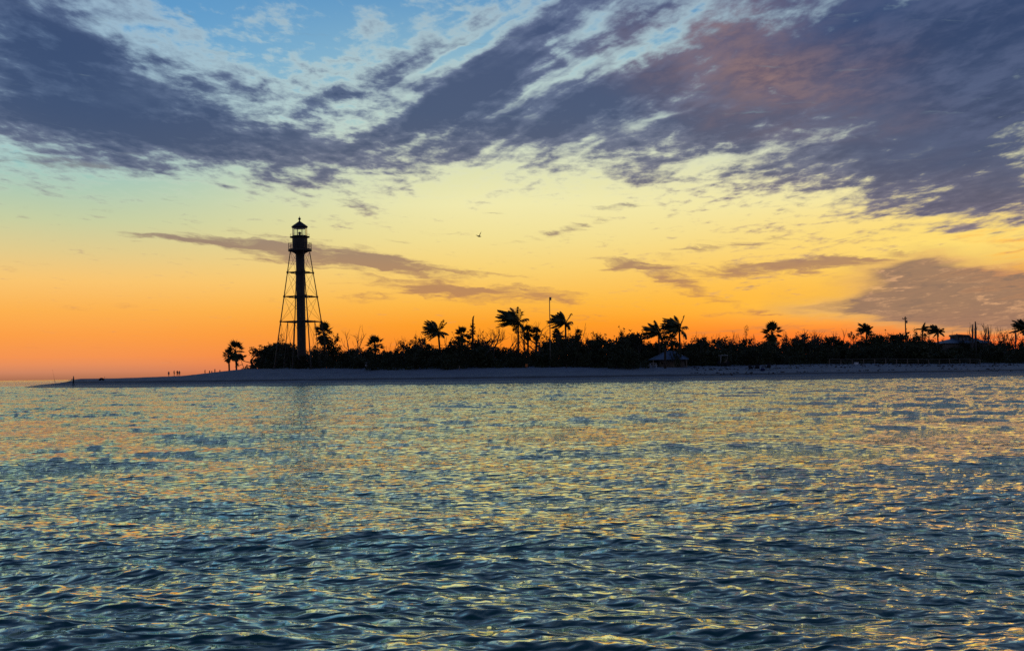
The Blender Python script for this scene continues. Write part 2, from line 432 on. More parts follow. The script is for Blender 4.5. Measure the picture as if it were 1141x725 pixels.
def beach_height(X, Y):
    X = np.asarray(X, float); Y = np.asarray(Y, float)
    wob = 1.6 * np.sin(X * .11 + 1) + 1.1 * np.sin(X * .043) + .7 * np.sin(X * .29 + .4)
    d = shore_dist(X, Y)
    dd = d + np.clip(d / 10, 0, 1) * wob
    z = np.interp(dd, [-60, -25, -8, 0, 4, 8, 10, 12, 20, 30, 45, 80, 160], [-5, -2.6, -.9, 0, .42, .66, .74, 1.14, 1.4, 1.75, 2.15, 2.4, 2.6])
    # the dune that carries the lighthouse and the bushes
    xr = np.interp(X, [-75, -55, -20, 20, 60, 110], [0, 1.0, .8, .3, .35, .2])
    z = z + xr * np.interp(dd, [24, 36, 70, 140], [0, 1.0, 1.2, .4])
    bump = .035 * np.sin(X * 1.3 + .7 * np.sin(Y * .9)) * np.sin(Y * 1.7 + .5 * np.sin(X * .8)) + .03 * np.sin(X * .47 + Y * .31) + .02 * np.sin(X * 2.9 + Y * 1.1) * np.sin(Y * 3.1)
    z = z + bump * np.clip(d / 14, 0, 1) * 1.5
    return z

def ground_z(x, y):
    return float(beach_height(np.array([x]), np.array([y]))[0])

def np_mesh(name, V, F, mat, smooth=True):
    me = bpy.data.meshes.new(name)
    me.vertices.add(len(V)); me.vertices.foreach_set('co', np.ascontiguousarray(V, dtype=np.float32).ravel())
    n, k = F.shape
    me.loops.add(n * k); me.loops.foreach_set('vertex_index', np.ascontiguousarray(F, dtype=np.int32).ravel())
    me.polygons.add(n); me.polygons.foreach_set('loop_start', np.arange(0, n * k, k, dtype=np.int32))
    me.update(calc_edges=True)
    me.polygons.foreach_set('use_smooth', np.full(n, smooth, dtype=bool))
    me.materials.append(mat); me.validate()
    return me

def grid_faces(nr, nc, wrap=False):
    r = np.arange(nr - 1)[:, None]; c = np.arange(nc if wrap else nc - 1)[None, :]; c2 = (c + 1) % nc
    return np.stack([r * nc + c, r * nc + c2, (r + 1) * nc + c2, (r + 1) * nc + c], -1).reshape(-1, 4)

def sand_material():
    mt = bpy.data.materials.new('sand'); mt.use_nodes = True
    g = G(mt.node_tree); b = g.n['Principled BSDF']
    geo = g.new('ShaderNodeNewGeometry').outputs['Position']
    sp = g.new('ShaderNodeSeparateXYZ'); g.put(sp.inputs[0], geo); z = sp.outputs[2]
    n1, _ = g.noise(geo, .35, 6, .6); n2, _ = g.noise(geo, 4.0, 5, .65); n3, _ = g.noise(g.map(geo, sc=(.12, .5, 1)), 1.0, 4, .6)
    dry = g.mix(n2, (.175, .2, .22), (.245, .275, .3))
    dry = g.mix(g.step(n1, .35, .7), dry, (.155, .178, .195))
    wet = g.mix(n3, (.07, .074, .076), (.11, .115, .116))
    zz = g.m('MULTIPLY_ADD', g.m('SUBTRACT', n3, .5), .3, z)
    wetness = g.step(zz, .3, .72, 1, 0)
    c = g.mix(wetness, dry, wet)
    # wrack line along the small scarp
    wr = g.m('MULTIPLY', g.m('MULTIPLY', g.step(zz, .72, .84), g.step(zz, .95, 1.15, 1, 0)), g.step(n2, .34, .52))
    c = g.mix(g.m('MULTIPLY', wr, .9), c, (.07, .06, .05))
    g.put(b.inputs['Base Color'], c)
    g.put(b.inputs['Roughness'], g.step(wetness, 0, 1, .95, .45)); b.inputs['Specular IOR Level'].default_value = .3
    bn = g.new('ShaderNodeBump'); g.put(bn.inputs['Height'], n2); bn.inputs['Strength'].default_value = .5; bn.inputs['Distance'].default_value = .03
    g.l.new(bn.outputs[0], b.inputs['Normal'])
    return mt

def build_beach():
    ys = np.concatenate([np.arange(125, 250, .7), np.arange(250, 420, 3.0), np.geomspace(420, 1700, 26)])
    xs = np.concatenate([np.geomspace(-900, -190, 40)[:-1], np.arange(-190, 190, .9), np.geomspace(190, 900, 40)])
    X, Y = np.meshgrid(xs, ys)
    Z = beach_height(X, Y)
    o = link(np_mesh('beach', np.stack([X, Y, Z], -1).reshape(-1, 3), grid_faces(len(ys), len(xs)), sand_material()), 'beach')
    tag(o, kind='structure')
build_beach()

# ------------------------------------------------------------------ sea
def sea_material():
    mt = bpy.data.materials.new('sea_water'); mt.use_nodes = True
    g = G(mt.node_tree); g.n.remove(g.n['Principled BSDF'])
    geo = g.new('ShaderNodeNewGeometry').outputs['Position']
    n, _ = g.noise(g.map(geo, sc=(.05, .05, .05)), 1.0, 3, .5)
    def ripple(rot, sc, scale, kind, detail=1.0):
        t = g.new('ShaderNodeTexNoise', noise_type=kind); g.put(t.inputs['Vector'], g.map(geo, rot=(0, 0, R(rot)), sc=sc))
        t.inputs['Scale'].default_value = scale; t.inputs['Detail'].default_value = detail; t.inputs['Roughness'].default_value = .5; t.inputs['Distortion'].default_value = .25
        return t.outputs['Fac']
    h = g.m('MULTIPLY_ADD', ripple(9, (.42, 1, 1), 5.5, 'RIDGED_MULTIFRACTAL'), .42, ripple(-24, (.5, 1, 1), 10.0, 'FBM'))
    h = g.m('MULTIPLY_ADD', ripple(-11, (.4, 1, 1), 3.0, 'RIDGED_MULTIFRACTAL'), .7, h)
    bn = g.new('ShaderNodeBump'); g.put(bn.inputs['Height'], h); bn.inputs['Strength'].default_value = 1.0; bn.inputs['Distance'].default_value = .06
    # the body of the water, and its mirror, stronger towards grazing angles
    df = g.new('ShaderNodeBsdfDiffuse'); g.put(df.inputs['Color'], g.mix(n, (.003, .075, .066), (.006, .1, .082))); g.l.new(bn.outputs[0], df.inputs['Normal'])
    gl = g.new('ShaderNodeBsdfGlossy'); gl.inputs['Color'].default_value = (.96, 1.0, .8, 1); gl.inputs['Roughness'].default_value = .012; g.l.new(bn.outputs[0], gl.inputs['Normal'])
    # unresolved capillary ripples widen part of the mirror
    g2 = g.new('ShaderNodeBsdfGlossy'); g2.inputs['Color'].default_value = (.96, 1.0, .8, 1); g2.inputs['Roughness'].default_value = .24; g.l.new(bn.outputs[0], g2.inputs['Normal'])
    gm = g.new('ShaderNodeMixShader'); gm.inputs[0].default_value = .14; g.l.new(gl.outputs[0], gm.inputs[1]); g.l.new(g2.outputs[0], gm.inputs[2])
    lw = g.new('ShaderNodeLayerWeight'); lw.inputs['Blend'].default_value = .5; g.l.new(bn.outputs[0], lw.inputs['Normal'])
    fr = g.m('MULTIPLY_ADD', g.m('POWER', lw.outputs['Facing'], 1.95), 1.0, .025)
    mx = g.new('ShaderNodeMixShader'); g.put(mx.inputs[0], fr); g.l.new(df.outputs[0], mx.inputs[1]); g.l.new(gm.outputs[0], mx.inputs[2])
    g.l.new(mx.outputs[0], g.n['Material Output'].inputs[0])
    return mt

def build_sea():
    h = EYE.z
    rs = [0.6]
    while rs[-1] < 3.5: rs.append(rs[-1] + .12)
    while rs[-1] < 290:
        r = rs[-1]; rs.append(r + min(max(.75 * r * r / (FOC * h), .011), .3))
    rs = np.array(rs + list(np.geomspace(292, 45000, 90)))
    fine = np.arange(-30, 30, .075)
    th = np.concatenate([fine, np.arange(30, 60, .5), np.arange(60, 300, 3.0), np.arange(300, 330, .5)])
    th = np.radians(th)
    Rr, T = np.meshgrid(rs, th, indexing='ij')
    X0, Y0 = Rr * np.sin(T), Rr * np.cos(T)
    X, Y, Z = X0.copy(), Y0.copy(), np.zeros_like(X0)
    rng = np.random.default_rng(5)
    N = 120
    lam = np.geomspace(.09, 9.0, N) * rng.uniform(.95, 1.05, N)
    # chop driven by a wind from the right and ahead, with a broad spread
    base = R(-97)
    near = int(np.searchsorted(rs, 420))
    spread = np.interp(np.arange(len(rs)), [0, len(rs) - 60, len(rs) - 1], [1, 1, 1])
    colfade = np.where(np.abs(np.degrees(T)) <= 30.01, 1.0, np.where((np.degrees(T) > 60) & (np.degrees(T) < 300), .15, .6))
    x, y = X0[:near], Y0[:near]; cf = colfade[:near]
    # gusts: patches of smoother and rougher water
    gust = .9 + .22 * np.sin(x * .045 + y * .11 + 1.2) * np.sin(y * .06 - x * .02) + .16 * np.sin(x * .16 - y * .21 + 2) + .12 * np.sin(x * .5 + y * .37)
    for l in lam:
        k = 2 * PI / l
        a = base + rng.normal(0, .45 if l > .5 else .75)
        sl = .035 if l < .15 else (.042 if l < .42 else (.024 if l < 1 else (.012 if l < 2.2 else .008)))
        amp = sl * rng.uniform(.5, 1.5) / k
        cx, cy = math.cos(a), math.sin(a)
        ph = (x * cx + y * cy) * k + rng.uniform(0, 2 * PI)
        A = amp * cf * (gust if l < 2.5 else 1.0)
        s, c = np.sin(ph), np.cos(ph)
        Z[:near] += A * c
        q = .85 * A * s
        X[:near] -= q * cx; Y[:near] -= q * cy
    # a low swell running in under the chop, in groups
    for l, a, sl in ((3.1, R(-82), .06), (4.1, R(-101), .065), (6.0, R(-92), .06), (2.4, R(-110), .035)):
        k = 2 * PI / l
        env = .55 + .45 * np.sin(x * .11 + y * .05 + l) * np.sin(y * .13 - x * .04 + 2 * l)
        ph = (x * math.cos(a) + y * math.sin(a)) * k + 1.5 * np.sin(x * .17 + l + y * .05) + 1.1 * np.sin(x * .41 - y * .09 + 2 * l) + l * 7
        Z[:near] += sl / k * env * cf * np.cos(ph)
        Y[:near] -= .8 * sl / k * env * cf * np.sin(ph) * math.sin(a)
    V = np.stack([X, Y, Z], -1).reshape(-1, 3)
    F = grid_faces(len(rs), len(th), wrap=True)
    nV = len(V)
    me = np_mesh('sea', V, F, SEA)
    o = link(me, 'sea'); tag(o, kind='structure')
    print('sea verts', nV)
SEA = sea_material()
build_sea()
# ------------------------------------------------------------------ placing: a thing stands on the beach where the eye sees column u at distance D
def stand(u, D, v=400):
    p = at(u, v, D)
    return Vector((p.x, p.y, ground_z(p.x, p.y)))

def z_at(u, v, D):
    return at(u, v, D).z

# ------------------------------------------------------------------ lighthouse
def build_lighthouse():
    D = 220.0; px = D / FOC * 1.003
    base = stand(336.3, D, 380)
    L = thing('lighthouse', base, 'tall dark iron skeleton lighthouse with central tube and glazed lantern', 'lighthouse')
    L.rotation_euler = (0, -.011, 0)
    def Z(v): return z_at(335, v, D) - base.z
    th = R(28.4)
    def corner(k, r, z, off=0.0):
        a = th + k * PI / 2 + off
        return Vector((r * math.cos(a), r * math.sin(a), z))
    def rad(v):                     # distance of a leg from the axis at picture row v
        return (9.6 + (v - 279) * .1385) * px / math.cos(th)
    vg = 424.5
    while Z(vg) < -.2: vg -= 1
    tiers = [280.5, 303.6, 330.5, 358.3, vg]
    t = MB(); rt = .86
    t.lathe([(rt * 1.05, -.4), (rt * 1.05, Z(400)), (rt, Z(392)), (rt * .98, Z(300)), (rt * 1.0, Z(281))], 28)
    tube = t.build('tower_tube', MT['iron'], L, True)
    for v in (300, 325, 352, 378):
        w = MB(); w.cbox((0, -rt * 1.0, Z(v)), (.5, .12, .8)); w.build('window', MT['iron_light'], tube)
    for k in range(4):
        lg = MB(); lg.tube([corner(k, rad(v), Z(v)) for v in tiers], [.085, .09, .1, .11, .12], 8)
        lg.cbox(corner(k, rad(vg), -.15), (.6, .6, .5))
        lg.build('leg', MT['iron'], L)
    for k in range(4):
        p = MB()
        m0 = (corner(k, rad(358.3), Z(358.3)) + corner(k + 1, rad(358.3), Z(358.3))) / 2
        m1 = (corner(k, rad(vg), -.2) + corner(k + 1, rad(vg), -.2)) / 2
        p.tube([m0, m1], .075, 8); p.build('mid_post', MT['iron'], L)
    for v in tiers[1:4]:
        r = MB()
        for k in range(4):
            a, b = corner(k, rad(v), Z(v)), corner(k + 1, rad(v), Z(v))
            r.tube([a, b], .1, 6)
            r.tube([a, corner(k, rt * .9, Z(v))], .09, 6)
            r.cbox(a, (.34, .34, .34))
            r.cbox((a + b) / 2, (.24, .24, .26))
        r.build('ring_strut', MT['iron'], L)
    for i in range(4):
        x = MB(); v0, v1 = tiers[i], tiers[i + 1]
        for k in range(4):
            a0, b0 = corner(k, rad(v0), Z(v0)), corner(k + 1, rad(v0), Z(v0))
            a1, b1 = corner(k, rad(v1), Z(v1)), corner(k + 1, rad(v1), Z(v1))
            if i < 3:
                x.tube([a0, b1], .026, 5); x.tube([b0, a1], .026, 5)
            else:
                mm0, mm1 = (a0 + b0) / 2, (a1 + b1) / 2
                for p, q in ((a0, mm1), (mm0, a1), (mm0, b1), (b0, mm1)): x.tube([p, q], .026, 5)
        x.build('cross_rods', MT['iron_light'], L)
    # gallery
    gd = MB(); zg = Z(279.3); rg = 13.0 * px
    gd.lathe([(rt, Z(283.5)), (rt * 1.3, Z(282)), (9.8 * px, Z(280.3)), (rg, Z(279.8)), (rg, Z(277.6)), (8.3 * px, Z(277.5))], 28)
    gal = gd.build('gallery', MT['iron'], L, False)
    rl = MB(); N = 14
    zr = Z(271.3)
    ring = [Vector((rg * .97 * math.cos(2 * PI * k / 28), rg * .97 * math.sin(2 * PI * k / 28), 0)) for k in range(28)]
    for k in range(0, 28, 2):
        rl.tube([ring[k] + Vector((0, 0, Z(278))), ring[k] + Vector((0, 0, zr + (.1 if k % 4 == 0 else 0)))], .05, 5)
    for zz in (zr, (zr + Z(277.6)) / 2):
        for k in range(28): rl.tube([ring[k] + Vector((0, 0, zz)), ring[(k + 1) % 28] + Vector((0, 0, zz))], .035, 5, False)
    rl.build('gallery_railing', MT['iron'], gal)
    wr = MB(); rw = 8.4 * px
    wr.lathe([(rw, Z(277.4)), (rw, Z(265.2)), (rw * .98, Z(265))], 24); wroom = wr.build('watch_room', MT['iron'], L)
    dr = MB(); dr.cbox((rw * .5, -rw * .86, Z(272.5)), (.8, .25, 1.5)); dr.build('door', MT['iron_light'], wroom)
    ld = MB(); rd = 11 * px
    ld.lathe([(rw, Z(265.1)), (rd, Z(264.6)), (rd, Z(263.7)), (rw * .9, Z(263.6))], 24); deck = ld.build('lantern_deck', MT['iron'], L)
    hr = MB()
    for k in range(12):
        a, b = 2 * PI * k / 12, 2 * PI * (k + 1) / 12
        p, q = Vector((rd * .97 * math.cos(a), rd * .97 * math.sin(a), 0)), Vector((rd * .97 * math.cos(b), rd * .97 * math.sin(b), 0))
        hr.tube([p + Vector((0, 0, Z(263.8))), p + Vector((0, 0, Z(261)))], .02, 4)
        hr.tube([p + Vector((0, 0, Z(261))), q + Vector((0, 0, Z(261)))], .016, 4)
    hr.build('handrail', MT['iron_light'], deck)
    # lantern: ten panes between slim bars
    la = MB(); rl_ = 7.9 * px; NP = 10; off = R(9)
    for z0, z1 in ((Z(264), Z(262.6)), (Z(254.6), Z(253.6))):
        la.lathe([(rl_ * .97, z0), (rl_ * 1.02, z0), (rl_ * 1.02, z1), (rl_ * .97, z1)], 20)
    for k in range(NP):
        a = off + 2 * PI * k / NP
        la.tube([(rl_ * math.cos(a), rl_ * math.sin(a), Z(263)), (rl_ * math.cos(a), rl_ * math.sin(a), Z(254))], .042, 6)
    lan = la.build('lantern_frame', MT['iron'], L)
    for k in range(NP):
        a, b = off + 2 * PI * k / NP, off + 2 * PI * (k + 1) / NP
        gm = MB(); ri, ro = rl_ * .985, rl_ * .995
        c0, c1 = Vector((math.cos(a), math.sin(a), 0)), Vector((math.cos(b), math.sin(b), 0))
        z0, z1 = Vector((0, 0, Z(262.7))), Vector((0, 0, Z(254.5)))
        gm.add([c0 * ri + z0, c1 * ri + z0, c1 * ro + z0, c0 * ro + z0, c0 * ri + z1, c1 * ri + z1, c1 * ro + z1, c0 * ro + z1],
               [(0,3,2,1),(4,5,6,7),(0,1,5,4),(1,2,6,5),(2,3,7,6),(3,0,4,7)])
        gm.build('pane', MT['glass'], lan)
    lp = MB(); lp.lathe([(.34, Z(263.6)), (.34, Z(262)), (.2, Z(261.6)), (.2, Z(260.6)), (.3, Z(260.2)), (.3, Z(259)), (.12, Z(258.4)), (0, Z(258.2))], 14)
    lp.build('lamp', MT['iron_light'], L)
    ro = MB()
    ro.lathe([(rl_, Z(254)), (9.1 * px, Z(253.2)), (9.1 * px, Z(252.5)), (6.6 * px, Z(250.6)), (4.0 * px, Z(248.8)), (1.9 * px, Z(247.2)), (.9 * px, Z(246.6)), (.8 * px, Z(245.5)), (0.0, Z(245.3))], 20)
    roof = ro.build('lantern_roof', MT['iron'], L)
    fi = MB(); rb = 1.5 * px; zc = Z(243.9)
    fi.lathe([(.07, Z(245.6))] + [(rb * math.cos(a), zc + rb * math.sin(a)) for a in [R(x) for x in range(-75, 90, 15)]] + [(.06, zc + rb), (.03, zc + rb + .3), (0, zc + rb + .32)], 14)
    fi.build('finial', MT['iron'], roof, True)
build_lighthouse()

# ------------------------------------------------------------------ foliage builders
class Leaves:
    def __init__(s): s.V = []; s.F = []; s.n = 0
    def quads(s, C, A, B):
        """leaves with centre C, half-length vector A and half-width vector B: pointed four-cornered blades"""
        n = len(C)
        V = np.stack([C - A, C + B - A * .1, C + A, C - B - A * .1], 1).reshape(-1, 3)
        s.V.append(V); s.F.append(np.arange(n * 4).reshape(n, 4) + s.n); s.n += n * 4
    def mesh(s, name, mat):
        return np_mesh(name, np.concatenate(s.V), np.concatenate(s.F), mat, False)

def rand_dirs(rng, n):
    v = rng.normal(size=(n, 3)); return v / np.linalg.norm(v, axis=1)[:, None]

def leaf_cluster(L, rng, c, r, n, size):
    C = np.array(c) + rng.normal(size=(n, 3)) * np.array([r, r, r * .8]) * .6
    A = rand_dirs(rng, n); T = rand_dirs(rng, n)
    B = np.cross(A, T); B /= np.linalg.norm(B, axis=1)[:, None] + 1e-9
    sz = rng.uniform(.6, 1.3, (n, 1)) * size
    L.quads(C, A * sz, B * sz * .55)

def grow(rng, mb, start, dirn, length, radius, depth, tips, spread=.6, up=.25, kids=(2, 3), bend=.25, shrink=.68):
    """a limb and its limbs, tapered; collects the ends in tips"""
    n = 4; pts = [Vector(start)]; d = Vector(dirn).normalized()
    for i in range(n):
        d = (d + Vector(rng.normal(0, bend, 3)) * .5 + Vector((0, 0, up * .3))).normalized()
        pts.append(pts[-1] + d * (length / n))
    mb.tube(pts, [radius * (1 - .4 * i / n) for i in range(n + 1)], 5 if depth > 1 else 4)
    if depth == 0:
        tips.append((pts[-1], d)); tips.append((pts[2], d)); return
    for k in range(rng.integers(kids[0], kids[1] + 1)):
        j = n if k == 0 else int(rng.integers(2, n + 1))
        nd = (d + Vector(rng.normal(0, spread, 3)) + Vector((0, 0, up))).normalized()
        grow(rng, mb, pts[j], nd, length * shrink * rng.uniform(.75, 1.2), radius * .58, depth - 1, tips, spread, up, kids, bend, shrink)

def shrub_meshes(seed, h, w, dens=1.0, leafsize=.17):
    rng = np.random.default_rng(seed); mb = MB(); tips = []
    for k in range(int(rng.integers(4, 7))):
        a = rng.uniform(0, 2 * PI); t = rng.uniform(.1, .75)
        d = Vector((math.cos(a) * t * w / h, math.sin(a) * t * w / h, 1))
        grow(rng, mb, (math.cos(a) * .15, math.sin(a) * .15, -.2), d, h * rng.uniform(.42, .56), .06, 2, tips, .55, .3)
    zs = [p.z for p, _ in tips]; k = h / max(zs)
    L = Leaves()
    for p, d in tips:
        if rng.random() < .12: continue
        r = rng.uniform(.28, .55)
        leaf_cluster(L, rng, (p.x, p.y, p.z), r, int(rng.integers(10, 26) * dens), leafsize)
    # inner leaves low in the shrub
    n = int(260 * dens)
    a = rng.uniform(0, 2 * PI, n); q = np.sqrt(rng.uniform(0, 1, n)) * w * .42
    C = np.stack([q * np.cos(a), q * np.sin(a), rng.uniform(.05, .62, n) * h], 1)
    A = rand_dirs(rng, n); B = np.cross(A, rand_dirs(rng, n)); B /= np.linalg.norm(B, axis=1)[:, None] + 1e-9
    L.quads(C, A * .26, B * .15)
    # a few twigs that stand above the crown
    for p, d in tips:
        if rng.random() < .1:
            e = p + (d + Vector((0, 0, .8))) * rng.uniform(.3, .9); mb.tube([p, e], [.03, .015], 4)
            leaf_cluster(L, rng, e, .12, int(rng.integers(2, 7)), leafsize * .8)
    return mb.mesh('trunk', MT['bark']), L.mesh('crown', MT['leaf']), max(zs)

SHRUBS = [shrub_meshes(40 + i, hh, ww, dd) for i, (hh, ww, dd) in enumerate([(4.2, 4.6, 1.2), (4.6, 4.2, 1.1), (4.8, 5.0, 1.3), (3.6, 4.6, 1.2), (5.2, 4.2, 1.0), (4.0, 5.2, 1.3), (3.0, 4.2, 1.3), (5.0, 4.6, .9)])]
SPARSE = [shrub_meshes(80 + i, hh, ww, dd, .15) for i, (hh, ww, dd) in enumerate([(4.4, 3.6, .45), (5.0, 3.2, .4), (4.0, 4.0, .5)])]

def plant(name, meshes, loc, height, wide, label, cat, group, rz=0.0):
    tr, cr, h = meshes
    t = thing(name, loc, label, cat, group, rz)
    s = height / h; t.scale = (wide * s, wide * s, s)
    link(tr, 'trunk', t); link(cr, 'crown', t)
    return t

# canopy line of the shrub mass, read from the photograph (column, row)
CANOPY = [(262, 402), (275, 394), (288, 391), (300, 384), (318, 381), (340, 388), (356, 385), (375, 386), (392, 390), (405, 388), (420, 386), (440, 387), (455, 383), (466, 380), (480, 385), (500, 383), (515, 377), (530, 374), (545, 381), (560, 386), (580, 388), (600, 385),
          (612, 377), (625, 373), (640, 372), (655, 376), (672, 372), (690, 375), (702, 373), (713, 378), (722, 384), (738, 386), (752, 383), (768, 380), (788, 378), (802, 382), (820, 381), (835, 379), (850, 376), (875, 377), (895, 375), (912, 376), (930, 378), (950, 376), (968, 377), (985, 377), (1000, 375),
          (1018, 373), (1035, 376), (1050, 384), (1062, 384), (1078, 382), (1095, 380), (1112, 379), (1124, 376), (1133, 384), (1150, 378), (1180, 376), (1230, 378)]
def canopy(u):
    return float(np.interp(u, [c[0] for c in CANOPY], [c[1] for c in CANOPY]))

LAND = [(262, 'left of the lighthouse'), (336, 'between lighthouse and flat topped palm'), (418, 'between flat topped palm and first windblown palm'), (486, 'between first windblown palm and broken trunk'), (527, 'between broken trunk and tallest palm'), (577, 'between tallest palm and thin pole'), (613, 'just right of the thin pole'), (670, 'well left of the pavilion'), (705, 'just left of the pavilion'),
        (744, 'behind the pavilion'), (770, 'right of the pavilion'), (815, 'left of the round headed palm'), (861, 'right of the round headed palm'), (910, 'left of the small open palm'), (966, 'between small open palm and utility pole'), (1010, 'between utility pole and house'), (1050, 'around the house'), (1095, 'near the bare trunks at far right'), (1141, 'beyond the right edge palm')]
def where(u):
    w = LAND[0][1]
    for a, t in LAND:
        if u >= a: w = t
    return w

def front_edge(u):
    """how far the bushes' foot lies behind the waterline"""
    return float(np.interp(u, [255, 300, 395, 410, 670, 700, 740, 765, 860, 1141, 1250], [44, 40, 40, 34, 36, 30, 34, 40, 40, 38, 38]))

_DG = np.arange(130.0, 340.0, 1.5)
_cache = {}
def dist_inland(u, inland):
    """the distance at which the eye's column u is this far behind the waterline"""
    k = round(u)
    if k not in _cache:
        d = ray(k, 405)
        d = shore_dist(_DG * (d.x / d.y), _DG)
        _cache[k] = np.maximum.accumulate(d)
    return float(np.interp(inland, _cache[k], _DG))

rngv = np.random.default_rng(21)
def rows():
    ROWS = [(2, 16.0, .62, 'low dark shrub at the sandy front, '), (11, 17.0, .86, 'dense dark shrub in mid thicket, '), (22, 17.0, 1.0, 'tall dark shrub on the skyline, '), (34, 20.0, 1.0, 'hindmost dark shrub, ')]
    for ri, (inl, step, hk, text) in enumerate(ROWS):
        u = 286.0 + 6 * ri
        while u < 1190:
            uu = u + rngv.uniform(-5, 5); u += step * rngv.uniform(.8, 1.25)
            if 722 < uu < 768 and ri < 2: continue
            if uu < 330 and ri == 0 and rngv.random() < .5: continue
            D = dist_inland(uu, front_edge(uu) + inl + rngv.uniform(-2, 2))
            p = stand(uu, D)
            top = canopy(uu) + (rngv.uniform(-3, 5) if ri >= 2 else rngv.uniform(0, 4))
            h = (z_at(uu, top, D) - p.z) * (hk if ri < 2 else 1.0) * (rngv.uniform(.85, 1.1) if ri < 2 else 1)
            h = max(1.1, h)
            if 1044 < uu < 1084 and ri >= 2: h *= .8
            ms = SHRUBS[int(rngv.integers(len(SHRUBS)))] if ri < 3 or rngv.random() < .6 else SPARSE[int(rngv.integers(3))]
            plant('shrub', ms, p, h, rngv.uniform(.85, 1.25) * (1.25 if h < 3 else 1), text + where(uu), 'shrub', 'dark shrubs ' + where(uu), rngv.uniform(0, 6.28))
rows()
for u_, v_, i_, w_, l_ in ((755, 388, -3, .55, 'narrow dark shrub in front of the right half of the blue pavilion roof'), (733, 396, 6, .8, 'dark shrub hiding the left corner of the blue pavilion roof'), (764, 394, -1, .7, 'dark shrub at the right end of the blue pavilion roof')):
    D_ = dist_inland(u_, front_edge(u_) + i_); p_ = stand(u_, D_)
    plant('shrub', SHRUBS[4], p_, z_at(u_, v_, D_) - p_.z, w_, l_, 'shrub', 'shrubs around the pavilion')
for u_, v_, i_, w_, l_ in ((1090, 377.5, 30, .9, 'tall dark shrub hiding the right end of the roofed house'), (1072, 379, 26, .9, 'dark shrub covering the middle of the roofed house'), (1082, 378, 22, .8, 'dark shrub just right of the upper storey of the roofed house'), (1044, 379.5, 28, .7, 'dark shrub at the left end of the roofed house')):
    D_ = dist_inland(u_, front_edge(u_) + i_); p_ = stand(u_, D_)
    plant('shrub', SHRUBS[2], p_, z_at(u_, v_, D_) - p_.z, w_, l_, 'shrub', 'shrubs before the house')

def undergrowth():
    rng = np.random.default_rng(33); L = Leaves()
    n = 52000
    u = rng.uniform(268, 1200, n); inl = rng.uniform(0, 40, n) ** 1.0
    ug = np.linspace(255, 1210, 60)
    fe = np.array([front_edge(a) for a in ug])
    D0 = np.array([dist_inland(a, f) for a, f in zip(ug, fe)])
    D1 = np.array([dist_inland(a, f + 40) for a, f in zip(ug, fe)])
    edge = 1.5 * np.sin(u * .11) + 1.2 * np.sin(u * .31 + 1)
    t = np.clip(inl / 40 + edge * .02, 0, 1)
    keep = ~((u > 724) & (u < 768) & (t < .5)) & ~((u < 330) & (rng.random(n) < .55))
    u, t = u[keep], t[keep]; n = len(u)
    Dd = np.interp(u, ug, D0) * (1 - t) + np.interp(u, ug, D1) * t
    P = np.array([at(a, 405, d)[:2] for a, d in zip(u, Dd)])
    gz = beach_height(P[:, 0], P[:, 1])
    hmax = np.clip(.35 + t * 5, .35, 1.9) * (.75 + .35 * np.sin(u * .23) * np.sin(u * .07 + 2))
    C = np.stack([P[:, 0], P[:, 1], gz + rng.uniform(0.02, 1, n) ** .8 * hmax], 1)
    A = rand_dirs(rng, n); B = np.cross(A, rand_dirs(rng, n)); B /= np.linalg.norm(B, axis=1)[:, None] + 1e-9
    s = rng.uniform(.14, .3, (n, 1)); L.quads(C, A * s, B * s * .5)
    o = link(L.mesh('undergrowth', MT['leaf']), 'undergrowth'); tag(o, kind='stuff')
    # the wood far behind, one dark mass
    L = Leaves(); n = 26000
    u = rng.uniform(300, 1260, n); Dd = rng.uniform(265, 330, n)
    P = np.array([at(a, 400, d)[:2] for a, d in zip(u, Dd)])
    gz = beach_height(P[:, 0], P[:, 1])
    top = np.array([z_at(a, canopy(a) + 4, d) for a, d in zip(u, Dd)]) - gz
    C = np.stack([P[:, 0], P[:, 1], gz + rng.uniform(0, 1, n) ** .7 * top * (.86 + .16 * np.sin(u * .4) * np.sin(u * .13 + Dd * .3))], 1)
    A = rand_dirs(rng, n); B = np.cross(A, rand_dirs(rng, n)); B /= np.linalg.norm(B, axis=1)[:, None] + 1e-9
    s = rng.uniform(.25, .5, (n, 1)); L.quads(C, A * s, B * s * .55)
    o = link(L.mesh('woods', MT['leaf']), 'woods'); tag(o, kind='stuff')
undergrowth()

